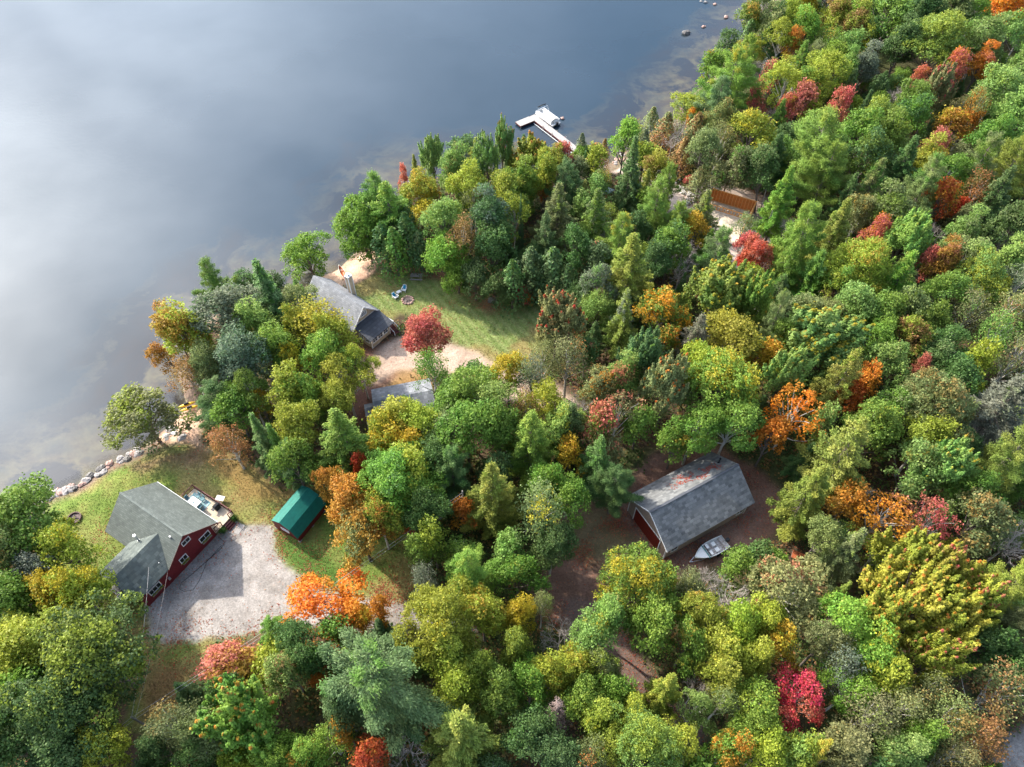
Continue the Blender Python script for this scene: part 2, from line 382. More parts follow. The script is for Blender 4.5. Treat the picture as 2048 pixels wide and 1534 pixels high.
def grid_mesh(name, X, Y, Z, cols, facemask, material, extra=None):
    ny, nx = X.shape; idx = np.arange(ny * nx).reshape(ny, nx)
    q = np.stack([idx[:-1, :-1], idx[:-1, 1:], idx[1:, 1:], idx[1:, :-1]], -1)[facemask]
    q = q.reshape(-1, 4); used, inv = np.unique(q, return_inverse=True); q = inv.reshape(-1, 4)
    co = np.stack([X, Y, Z], -1).reshape(-1, 3)[used]
    me = bpy.data.meshes.new(name); me.vertices.add(len(co)); me.vertices.foreach_set('co', co.astype('f').ravel())
    me.loops.add(len(q) * 4); me.loops.foreach_set('vertex_index', q.astype('i').ravel())
    me.polygons.add(len(q)); me.polygons.foreach_set('loop_start', np.arange(0, len(q) * 4, 4, dtype='i'))
    me.update(calc_edges=True); me.polygons.foreach_set('use_smooth', np.ones(len(q), bool))
    a = me.color_attributes.new('zone', 'FLOAT_COLOR', 'POINT')
    c = np.concatenate([cols.reshape(-1, 3)[used], np.ones((len(used), 1))], 1); a.data.foreach_set('color', c.astype('f').ravel())
    me.materials.append(material)
    o = bpy.data.objects.new(name, me); COL.objects.link(o); return o

m = bpy.data.materials.new('ground'); m.use_nodes = True; t = m.node_tree; n = NT(t); L = t.links.new
p = t.nodes['Principled BSDF']; p.inputs['Roughness'].default_value = .95; p.inputs['Specular IOR Level'].default_value = .1
at_ = n('Attribute', attribute_name='zone'); tc = n('TexCoord')
def noise_n(sc, det=4, ro=.6):
    z = n('TexNoise'); z.inputs['Scale'].default_value = sc; z.inputs['Detail'].default_value = det; z.inputs['Roughness'].default_value = ro
    L(tc.outputs['Object'], z.inputs['Vector']); return z
def mapr(src, a, b, c, d):
    r = n('MapRange'); r.inputs[1].default_value = a; r.inputs[2].default_value = b; r.inputs[3].default_value = c; r.inputs[4].default_value = d
    L(src, r.inputs[0]); return r.outputs[0]
n1 = noise_n(4.5, 6, .85); n2 = noise_n(.7, 4)
mu = n('Math', operation='MULTIPLY'); L(mapr(n1.outputs[0], .3, .7, .45, 1.5), mu.inputs[0]); L(mapr(n2.outputs[0], .3, .7, .85, 1.15), mu.inputs[1])
s1 = n('VectorMath', operation='SCALE'); L(at_.outputs['Color'], s1.inputs[0]); L(mu.outputs[0], s1.inputs['Scale'])
vo = n('TexVoronoi'); vo.inputs['Scale'].default_value = 2.6; L(tc.outputs['Object'], vo.inputs['Vector'])
n3 = noise_n(.22, 5, .7)
lf = n('Math', operation='MULTIPLY'); L(mapr(vo.outputs['Distance'], .12, .17, 1, 0), lf.inputs[0]); L(mapr(n3.outputs[0], .42, .6, 0, .8), lf.inputs[1])
mx = n('Mix', data_type='RGBA'); L(lf.outputs[0], mx.inputs[0]); L(s1.outputs[0], mx.inputs[6])
lc = n('Mix', data_type='RGBA'); L(vo.outputs['Color'], lc.inputs[0]); lc.inputs[6].default_value = (.38, .10, .045, 1); lc.inputs[7].default_value = (.40, .26, .12, 1)
L(lc.outputs[2], mx.inputs[7]); L(mx.outputs[2], p.inputs['Base Color'])
bp = n('Bump'); bp.inputs['Strength'].default_value = .6; bp.inputs['Distance'].default_value = .08; L(n1.outputs[0], bp.inputs['Height']); L(bp.outputs[0], p.inputs['Normal'])
ground_mat = m
fz = zones[:-1, :-1]
for zid, nm in ((0, 'forest_floor'), (1, 'lawn'), (2, 'gravel_driveway'), (3, 'dirt_yard'), (4, 'sand_beach'), (5, 'building_site_ground'), (6, 'lake_bed')):
    tag(grid_mesh(nm, GX, GY, GZ, base, fz == zid, ground_mat), kind='structure')

# water surface
wx = axis(-150, 70, 1.5, 2300); wy = axis(8, 260, 1.5, 2300); WX, WY = np.meshgrid(wx, wy)
wl = inside(LAND, WX, WY); wd = dist_line(SH, WX, WY); wd = np.where(wl, -wd, wd)
Wn = np.stack([np.clip(wd, 0, 100) / 100, 0 * wd, 0 * wd], -1)
keep = (wd > -6)[:-1, :-1]
m = bpy.data.materials.new('lake_water'); m.use_nodes = True; t = m.node_tree; t.nodes.clear(); n = NT(t); L = t.links.new
out = n('OutputMaterial'); at_ = n('Attribute', attribute_name='zone'); tc = n('TexCoord')
sx = n('SeparateColor'); L(at_.outputs['Color'], sx.inputs[0])
n1 = noise_n(.10, 6, .62); n1.inputs['Distortion'].default_value = .4; n2 = noise_n(.35, 4, .6)
# metres from shore, warped so that the weed beds and bars have ragged outlines
dm = n('Math', operation='MULTIPLY_ADD'); L(sx.outputs[0], dm.inputs[0]); dm.inputs[1].default_value = 100; L(mapr(n1.outputs[0], .3, .7, 7.5, -7.5), dm.inputs[2])
deep = mapr(dm.outputs[0], 0, 19, 0, 1); patch = mapr(n1.outputs[0], .45, .53, 0, 1)
c_sh = n('Mix', data_type='RGBA'); L(mapr(n2.outputs[0], .4, .6, 0, 1), c_sh.inputs[0]); c_sh.inputs[6].default_value = (.135, .112, .058, 1); c_sh.inputs[7].default_value = (.085, .062, .036, 1)
c_wd = n('Mix', data_type='RGBA'); L(patch, c_wd.inputs[0]); L(c_sh.outputs[2], c_wd.inputs[6]); c_wd.inputs[7].default_value = (.024, .024, .028, 1)
c_dp = n('Mix', data_type='RGBA'); L(deep, c_dp.inputs[0]); L(c_wd.outputs[2], c_dp.inputs[6]); c_dp.inputs[7].default_value = (.010, .026, .042, 1)
df = n('BsdfDiffuse'); L(c_dp.outputs[2], df.inputs[0])
gl = n('BsdfGlossy', distribution='BECKMANN'); gl.inputs['Roughness'].default_value = .05; gl.inputs[0].default_value = (.92, .97, 1, 1)
w1 = n('TexNoise'); w1.inputs['Scale'].default_value = 1.3; w1.inputs['Detail'].default_value = 6; w1.inputs['Roughness'].default_value = .72
mp = n('Mapping'); mp.inputs['Scale'].default_value = (.45, 1, 1); mp.inputs['Rotation'].default_value = (0, 0, rad(-12))
L(tc.outputs['Object'], mp.inputs[0]); L(mp.outputs[0], w1.inputs['Vector'])
bp = n('Bump'); bp.inputs['Strength'].default_value = .15; bp.inputs['Distance'].default_value = .06; L(w1.outputs[0], bp.inputs['Height']); L(bp.outputs[0], gl.inputs['Normal'])
fr = n('Fresnel'); fr.inputs[0].default_value = 1.33
wind = noise_n(.018, 4, .6)
fa = n('Math', operation='MULTIPLY_ADD'); L(fr.outputs[0], fa.inputs[0]); fa.inputs[1].default_value = .7; L(mapr(wind.outputs[0], .3, .7, .012, .035), fa.inputs[2])
ms = n('MixShader'); L(fa.outputs[0], ms.inputs[0]); L(df.outputs[0], ms.inputs[1]); L(gl.outputs[0], ms.inputs[2])
tr = n('BsdfTransparent'); m2 = n('MixShader'); L(mapr(sx.outputs[0], 0, .02, 0.45, 0), m2.inputs[0]); L(ms.outputs[0], m2.inputs[1]); L(tr.outputs[0], m2.inputs[2])
L(m2.outputs[0], out.inputs[0])
tag(grid_mesh('lake_water', WX, WY, np.zeros_like(WX), Wn, keep, m), kind='structure')

def ground_z(x, y):
    X = np.array([[x]]); Y = np.array([[y]])
    l = inside(LAND, X, Y); d = dist_line(SH, X, Y); d = np.where(l, d, -d)
    return float(np.clip(land_z(d, X, Y), -3, 1.0)[0, 0]), float(d[0, 0])
# ---------------------------------------------------------------- foliage
def leaf_material(name, trans=.3):
    m = bpy.data.materials.new(name); m.use_nodes = True; t = m.node_tree; t.nodes.clear(); n = NT(t); L = t.links.new
    out = n('OutputMaterial'); oi = n('ObjectInfo'); at = n('Attribute', attribute_name='leafdata'); sx = n('SeparateColor'); L(at.outputs['Color'], sx.inputs[0])
    tip = n('Attribute', attribute_name='tip_color', attribute_type='OBJECT'); amt = n('Attribute', attribute_name='tip_amount', attribute_type='OBJECT')
    # where on the crown the leaves have turned: clump value + height against the object's own threshold
    ad = n('Math', operation='ADD'); L(sx.outputs[2], ad.inputs[0]); L(amt.outputs['Fac'], ad.inputs[1])
    mr = n('MapRange'); mr.inputs[1].default_value = .95; mr.inputs[2].default_value = 1.12; L(ad.outputs[0], mr.inputs[0])
    mx = n('Mix', data_type='RGBA'); L(mr.outputs[0], mx.inputs[0]); L(oi.outputs['Color'], mx.inputs[6]); L(tip.outputs['Color'], mx.inputs[7])
    hs = n('HueSaturation')
    h = n('MapRange'); h.inputs[3].default_value = .475; h.inputs[4].default_value = .52; L(sx.outputs[1], h.inputs[0]); L(h.outputs[0], hs.inputs['Hue'])
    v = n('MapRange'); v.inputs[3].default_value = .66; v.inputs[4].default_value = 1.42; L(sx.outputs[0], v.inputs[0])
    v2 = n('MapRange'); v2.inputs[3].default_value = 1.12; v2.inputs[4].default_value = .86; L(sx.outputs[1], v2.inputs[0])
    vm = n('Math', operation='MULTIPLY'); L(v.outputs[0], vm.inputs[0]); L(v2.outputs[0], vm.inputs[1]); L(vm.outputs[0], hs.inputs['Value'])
    L(mx.outputs[2], hs.inputs['Color'])
    d = n('BsdfPrincipled'); d.inputs['Roughness'].default_value = .55; d.inputs['Specular IOR Level'].default_value = .22; L(hs.outputs[0], d.inputs['Base Color'])
    tr = n('BsdfTranslucent'); L(hs.outputs[0], tr.inputs[0])
    ms = n('MixShader'); ms.inputs[0].default_value = trans; L(d.outputs[0], ms.inputs[1]); L(tr.outputs[0], ms.inputs[2]); L(ms.outputs[0], out.inputs[0])
    return m
LEAF = leaf_material('leaves', .42); NEEDLE = leaf_material('needles', .28)

def unit(a): return a / (np.linalg.norm(a, axis=-1, keepdims=True) + 1e-9)
def leaf_mesh(name, C_, N_, size, aspect, data, material, direc=None):
    k = len(C_); N_ = unit(N_)
    r = rng.normal(size=(k, 3)) if direc is None else direc + rng.normal(size=(k, 3)) * .25
    T = unit(np.cross(N_, r)); 
    if direc is not None: T = unit(np.cross(N_, T))
    B = np.cross(N_, T); s = np.asarray(size).reshape(-1, 1) * np.ones((k, 1))
    a = T * s; b = B * s * aspect; bend = N_ * s * .18
    v = np.stack([C_ - a - b * .55 , C_ + a * .1 - b + bend, C_ + a + b * .35, C_ - a * .25 + b + bend], 1).reshape(-1, 3)
    me = bpy.data.meshes.new(name); me.vertices.add(4 * k); me.vertices.foreach_set('co', v.astype('f').ravel())
    me.loops.add(4 * k); me.loops.foreach_set('vertex_index', np.arange(4 * k, dtype='i'))
    me.polygons.add(k); me.polygons.foreach_set('loop_start', np.arange(0, 4 * k, 4, dtype='i')); me.update(calc_edges=True)
    at = me.color_attributes.new('leafdata', 'FLOAT_COLOR', 'POINT')
    c = np.repeat(np.concatenate([np.clip(data, 0, 1), np.ones((k, 1))], 1), 4, 0); at.data.foreach_set('color', c.astype('f').ravel())
    me.materials.append(material); return me
def stick_mesh(name, sticks, material, n=5):
    b = MB()
    for pts, rr in sticks: b.tube(pts, rr, n, cap=False)
    me = bpy.data.meshes.new(name); me.from_pydata(b.v, [], b.f); me.materials.append(material)
    me.polygons.foreach_set('use_smooth', [True] * len(me.polygons)); return me
def limb(a, b, sag=.1, k=4):
    a = np.array(a, float); b = np.array(b, float); m = (a + b) / 2 + rng.normal(size=3) * np.linalg.norm(b - a) * .07; m[2] += np.linalg.norm(b - a) * sag
    return [tuple(a * (1 - t)**2 + 2 * m * t * (1 - t) + b * t * t) for t in np.linspace(0, 1, k)]

def broadleaf(name, R, H, lobes=16, dens=2.9, leaf=.145, base=.25, upright=False, ulo=-.42, spread=.62, lr=(.17, .40), barkm='bark', per=12, sc=.26, shape=1.0, drop=0):
    zc = H * (base + 1) / 2; hz = H * (1 - base) / 2
    Cs = []; Ns = []; Ds = []; sticks = [([(0, 0, -.3), (rng.normal() * .1, rng.normal() * .1, H * .3), (rng.normal() * .3, rng.normal() * .3, H * .62), (0, 0, H * .86)], [.035 * H * .55, .028 * H * .5, .02 * H * .45, .03])]
    for i in range(lobes):
        u = ulo + (1 - ulo) * ((i + .5) / lobes) ** .8; a = i * 2.39996 + rng.normal() * .35
        w = math.sqrt(max(0, 1 - u * u)) ** .8 * (1.02 - .22 * u); k = spread * rng.uniform(.5, 1.32)
        if u > .85: k *= .9
        c = np.array([w * math.cos(a) * R * k * shape, w * math.sin(a) * R * k, zc + u * hz * .70 + rng.normal() * hz * .14])
        rr = R * rng.uniform(*lr); g = rng.random()
        sticks.append((limb((0, 0, max(H * .25, c[2] - R * .75 - .8)), c, .02), [.10, .075, .05, .025]))
        m = int(4 * math.pi * rr * rr * .72 * dens)
        d = unit(rng.normal(size=(m, 3))); out = unit(c - np.array([0, 0, zc - hz * .5]))
        d = d[(d @ out + .35 * d[:, 2]) > rng.uniform(-.35, -.05)]
        tw = c + d * rr * rng.uniform(.72, 1.08, (len(d), 1)) * np.array([1, 1, .82])
        if drop: tw[:, 2] -= drop * rng.random(len(tw)) ** 2
        tr = rng.random(len(tw))
        q = np.repeat(tw, per, 0) + rng.normal(size=(len(tw) * per, 3)) * sc; dd = np.repeat(d, per, 0)
        Cs.append(q); Ns.append(dd * .32 + np.array([0, 0, .5]) + rng.normal(size=q.shape) * .6)
        hgt = np.clip((q[:, 2] - (zc - hz)) / (2 * hz), 0, 1)
        Ds.append(np.stack([rng.random(len(q)), np.full(len(q), g) * .6 + .4 * np.repeat(tr, per), .34 * hgt + .34 * g + .32 * np.repeat(tr, per)], 1))
        if upright:
            for _ in range(7):
                dd0 = unit(rng.normal(size=3) * .8 + out * 1.0); dd0 = unit(dd0 * np.array([1, 1, .5]) + np.array([0, 0, .55])); p0 = c + dd0 * rr * .75
                ax = unit(dd0 * .5 + np.array([0, 0, .9])); ln = rng.uniform(1.5, 3.3); kk = int(ln * 75); s = rng.random(kk) ** .8; _sr = rng.uniform(.45, 1.05)
                q = p0 + ax * (s * ln)[:, None] + rng.normal(size=(kk, 3)) * ((1 - s) * .34 + .05)[:, None]
                Cs.append(q); Ns.append(ax * .2 + np.array([0, 0, .4]) + unit(q - (p0 + ax * (s * ln)[:, None])) * .7 + rng.normal(size=q.shape) * .3)
                Ds.append(np.stack([rng.random(kk), np.full(kk, g), np.clip(.30 + .65 * s ** 2.5 * _sr + rng.normal(size=kk) * .05, 0, 1)], 1))
    C_ = np.concatenate(Cs); N_ = np.concatenate(Ns); D = np.concatenate(Ds)
    return (leaf_mesh(name + '_crown', C_, N_, rng.uniform(.7, 1.3, len(C_)) * leaf, .8, D, LEAF), stick_mesh(name + '_trunk', sticks, M[barkm]), R, H, zc)

def conifer(name, R, H, base=.2, step=.8, nb=6, power=1.0, up=.12, pad=.34, dens=9, leaf=.16, asp=.35, irr=.25, flat=.12, barkm='bark', round_=0, sp=.10):
    Cs = []; Ns = []; Ds = []; Dr = []; sticks = [([(0, 0, -.3), (0, 0, H * .5), (0, 0, H * .98)], [H * .017, H * .011, .02])]
    z = H * base; phase = 0
    while z < H * .985:
        t = (z / H - base) / (1 - base)
        prof = (1 - t) ** power if not round_ else math.sqrt(max(.02, 1 - abs(t * 1.25 - .25) ** 2.2))
        prof *= .55 + .45 * min(1, t / .12) if t < .12 else 1
        for b in range(nb):
            ln = max(.25, R * prof * rng.uniform(1 - irr, 1 + irr * .6)); a = phase + b * 2 * math.pi / nb + rng.normal() * .2
            dv = np.array([math.cos(a), math.sin(a), 0]); side = np.array([-dv[1], dv[0], 0]); g = rng.random()
            tip_z = ln * up * (1 if t < .8 else 1.8)
            if ln > 1.2: sticks.append(([(0, 0, z), tuple(dv * ln * .5 + (0, 0, z + tip_z * .3)), tuple(dv * ln * .92 + (0, 0, z + tip_z))], [.05, .03, .01]))
            m = max(6, int(dens * ln * (1 + ln * pad * .9)))
            s = rng.random(m) ** .6; s = .14 + .86 * s; w = (rng.random(m) * 2 - 1) * pad * ln * (1.08 - s) ** .7 * np.where(s < .35, s / .35, 1)
            q = dv * (s * ln)[:, None] + side * w[:, None]; q[:, 2] = z + tip_z * s ** 1.5 + rng.normal(size=m) * flat - np.abs(w) * .12
            per = 5; q = np.repeat(q, per, 0) + rng.normal(size=(m * per, 3)) * sp; s5 = np.repeat(s, per)
            Cs.append(q); Dr.append(np.tile(dv, (len(q), 1)) + side * (np.sign(np.repeat(w, per)) * .6)[:, None] + rng.normal(size=q.shape) * .25 + np.array([0, 0, .3]))
            Ns.append(np.array([0, 0, .8]) + rng.normal(size=q.shape) * .45)
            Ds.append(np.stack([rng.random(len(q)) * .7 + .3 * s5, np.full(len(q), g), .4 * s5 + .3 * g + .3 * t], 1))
        phase += 1.1; z += step * rng.uniform(.8, 1.2) * (1 if t < .75 else .7)
    C_ = np.concatenate(Cs); N_ = np.concatenate(Ns); D = np.concatenate(Ds)
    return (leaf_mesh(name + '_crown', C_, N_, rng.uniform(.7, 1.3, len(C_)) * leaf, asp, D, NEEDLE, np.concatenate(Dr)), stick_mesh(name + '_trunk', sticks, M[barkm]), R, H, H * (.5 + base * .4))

def cedar(name, R, H, dens=26):
    m = int(2 * math.pi * R * H * .55 * dens); t = rng.random(m) ** .8; a = rng.random(m) * 2 * math.pi
    bul = 1 + .25 * np.sin(a * 3 + t * 9) + .2 * np.sin(a * 5 - t * 14)
    r = R * np.minimum(1, (1 - t) ** .75 * 1.15) * bul * rng.uniform(.6, 1.03, m); z = H * (.10 + .9 * t)
    q = np.stack([np.cos(a) * r, np.sin(a) * r, z], 1) + rng.normal(size=(m, 3)) * .08
    N_ = np.stack([np.cos(a), np.sin(a), np.full(m, .6)], 1) + rng.normal(size=(m, 3)) * .5
    D = np.stack([rng.random(m), .5 + .5 * np.sin(a * 3 + t * 9), .6 * t + .4 * rng.random(m)], 1)
    Dr = np.stack([np.cos(a) * .5, np.sin(a) * .5, np.ones(m)], 1)
    return (leaf_mesh(name + '_crown', q, N_, rng.uniform(.7, 1.3, m) * .17, .5, D, NEEDLE, Dr), stick_mesh(name + '_trunk', [([(0, 0, -.3), (0, 0, H * .6), (0, 0, H * .97)], [.16, .09, .02])], M['bark']), R, H, H * .55)

def bare_spruce(name, R, H):
    st = [([(0, 0, -.3), (0, 0, H * .5), (0, 0, H)], [.17, .1, .02])]; z = H * .2
    while z < H * .97:
        t = z / H
        for b in range(6):
            a = rng.random() * 6.28; ln = R * (1.12 - t) ** .8 * rng.uniform(.5, 1.1); d = np.array([math.cos(a), math.sin(a), 0.0]); e = d * ln + (0, 0, z + ln * .05)
            st.append((limb((0, 0, z), e, -.08), [.035, .03, .02, .012]))
            for k in range(5):
                s = rng.uniform(.35, 1); p = d * ln * s + np.array([0, 0, z]); sd_ = np.array([-d[1], d[0], 0]) * rng.choice([-1, 1])
                st.append(([tuple(p), tuple(p + sd_ * ln * .22 + d * ln * .15 + (0, 0, -.1))], [.018, .01]))
        z += rng.uniform(.3, .5)
    me = stick_mesh(name + '_crown', st[1:], M['barkpink'], 3); return (me, stick_mesh(name + '_trunk', st[:1], M['barkdead']), R, H, H * .6)

def bare_tree(name, R, H, up=.55, mt='barkdead'):
    st = []
    def grow(p, d, ln, r, lv):
        e = p + d * ln; st.append((limb(p, e, .0), list(np.linspace(r, r * .6, 4))))
        if lv == 0: return
        for k in range(4 if lv > 1 else 3):
            nd = unit(d * .9 + rng.normal(size=3) * .62 + np.array([0, 0, up * .3])); s = rng.uniform(.55, 1)
            grow(p + d * ln * s, nd, ln * rng.uniform(.5, .72), r * .55, lv - 1)
    for k in range(5):
        a = k * 1.26 + rng.random(); d = unit(np.array([math.cos(a) * .6, math.sin(a) * .6, up + .3])); grow(np.array([0, 0, H * .4]) , d, R * .75, .10, 4)
    trunk = stick_mesh(name + '_trunk', [([(0, 0, -.3), (.1, .1, H * .42)], [.2, .13])], M[mt])
    return (stick_mesh(name + '_crown', st, M[mt], 3), trunk, R, H, H * .65)

LIB = {
 'M': [broadleaf('m5', 4.6, 15, 17, lr=(.2, .38), spread=.74, barkm='barkpale'), broadleaf('m6', 4.2, 16, 28, base=.3, spread=.5, shape=.8), broadleaf('m1', 4.4, 14, 24), broadleaf('m2', 4.6, 15, 27, shape=.85, barkm='barkpale'), broadleaf('m3', 4.2, 13, 22, spread=.68), broadleaf('m4', 4.4, 14.5, 25, base=.4, dens=2.4)],
 'm': [broadleaf('s1', 2.6, 9, 15, lr=(.24, .46)), broadleaf('s2', 2.8, 10, 17, lr=(.22, .44))],
 'L': [broadleaf('l1', 6.8, 17, 30, lr=(.22, .34), spread=.70), broadleaf('l2', 7.2, 17, 34, lr=(.2, .33), spread=.72)],
 'G': [broadleaf('g1', 4.6, 11, 24, base=.08, ulo=-.85, spread=.66), broadleaf('g2', 4.4, 11, 22, base=.10, ulo=-.85, spread=.68)],
 'V': [broadleaf('v1', 7.5, 15, 44, upright=True, lr=(.13, .22), spread=.74)],
 'U': [broadleaf('u1', 4.6, 14, 17, upright=True, lr=(.24, .36)), broadleaf('u2', 5.4, 15, 20, upright=True, lr=(.22, .32))],
 'B': [broadleaf('b1', 4.2, 14, 18, dens=1.8, leaf=.12, barkm='barkpale', per=12, sc=.36, drop=1.4, lr=(.22, .36)), broadleaf('b2', 4.4, 15, 20, dens=1.6, leaf=.12, barkm='barkpale', per=12, sc=.38, drop=1.2, lr=(.22, .34))],
 'O': [broadleaf('o1', 4.3, 13, 16, dens=1.4, leaf=.15, barkm='barkpale', lr=(.24, .36), per=9, spread=.75)],
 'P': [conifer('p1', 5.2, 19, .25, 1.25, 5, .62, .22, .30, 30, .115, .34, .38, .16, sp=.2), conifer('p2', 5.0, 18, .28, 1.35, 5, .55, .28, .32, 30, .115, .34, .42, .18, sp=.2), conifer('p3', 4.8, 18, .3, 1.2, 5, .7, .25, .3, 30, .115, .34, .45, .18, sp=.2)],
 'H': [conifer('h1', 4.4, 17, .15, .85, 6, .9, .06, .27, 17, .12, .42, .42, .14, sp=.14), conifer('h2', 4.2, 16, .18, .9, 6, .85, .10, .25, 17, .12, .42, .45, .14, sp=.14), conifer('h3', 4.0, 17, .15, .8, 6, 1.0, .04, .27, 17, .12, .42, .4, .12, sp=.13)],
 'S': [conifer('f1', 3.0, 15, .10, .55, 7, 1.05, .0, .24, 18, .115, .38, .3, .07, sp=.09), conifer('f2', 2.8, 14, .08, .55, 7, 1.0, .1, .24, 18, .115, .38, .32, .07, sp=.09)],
 'C': [cedar('c1', 1.9, 10), cedar('c2', 2.1, 11)],
 'D': [bare_tree('d1', 3.6, 12), bare_tree('d2', 3.4, 12, .8)],
 'E': [bare_spruce('e1', 2.6, 13)],
}
KIND = {'V': ('maple_tree', 'maple'), 'G': ('broadleaf_tree', 'full-crowned broadleaf tree'), 'M': ('broadleaf_tree', 'broadleaf tree'), 'm': ('young_tree', 'young broadleaf tree'), 'L': ('broadleaf_tree', 'broadleaf tree'), 'U': ('maple_tree', 'maple'),
        'B': ('birch_tree', 'birch'), 'O': ('maple_tree', 'open maple'), 'P': ('pine_tree', 'pine'), 'H': ('hemlock_tree', 'hemlock'), 'S': ('spruce_tree', 'spruce'),
        'C': ('cedar_tree', 'cedar'), 'D': ('dead_tree', 'bare dead tree'), 'E': ('dead_spruce', 'bare dead spruce')}
PAL = {'g': (.145, .255, .038, 'mid-green'), 'd': (.088, .160, .045, 'dark green'), 'y': (.275, .320, .040, 'yellow-green'), 'Y': (0.440, 0.340, 0.030, 'golden yellow'),
       'o': (0.520, 0.210, 0.030, 'orange'), 'O': (0.620, 0.260, 0.025, 'bright orange'), 'r': (0.440, 0.100, 0.030, 'red'), 'R': (0.500, 0.050, 0.040, 'crimson'), 'b': (.115, .20, .068, 'blue-green'),
       'l': (.210, .330, .080, 'light green'), 'k': (.190, .225, .078, 'olive'), 'K': (0.166, 0.183, 0.110, 'grey-green'), 'p': (0.483, 0.179, 0.105, 'salmon'),
       'q': (0.400, 0.230, 0.035, 'orange-tinged gold'), 'c': (0.316, 0.190, 0.061, 'bronze'), 's': (0.169, 0.211, 0.140, 'silvery green'), 'a': (.225, .265, .048, 'olive-yellow'),
       'x': (0.500, 0.150, 0.095, 'coral red'), 'v': (.180, .310, .045, 'fresh green'), 'w': (0.420, 0.420, 0.420, 'pale grey')}
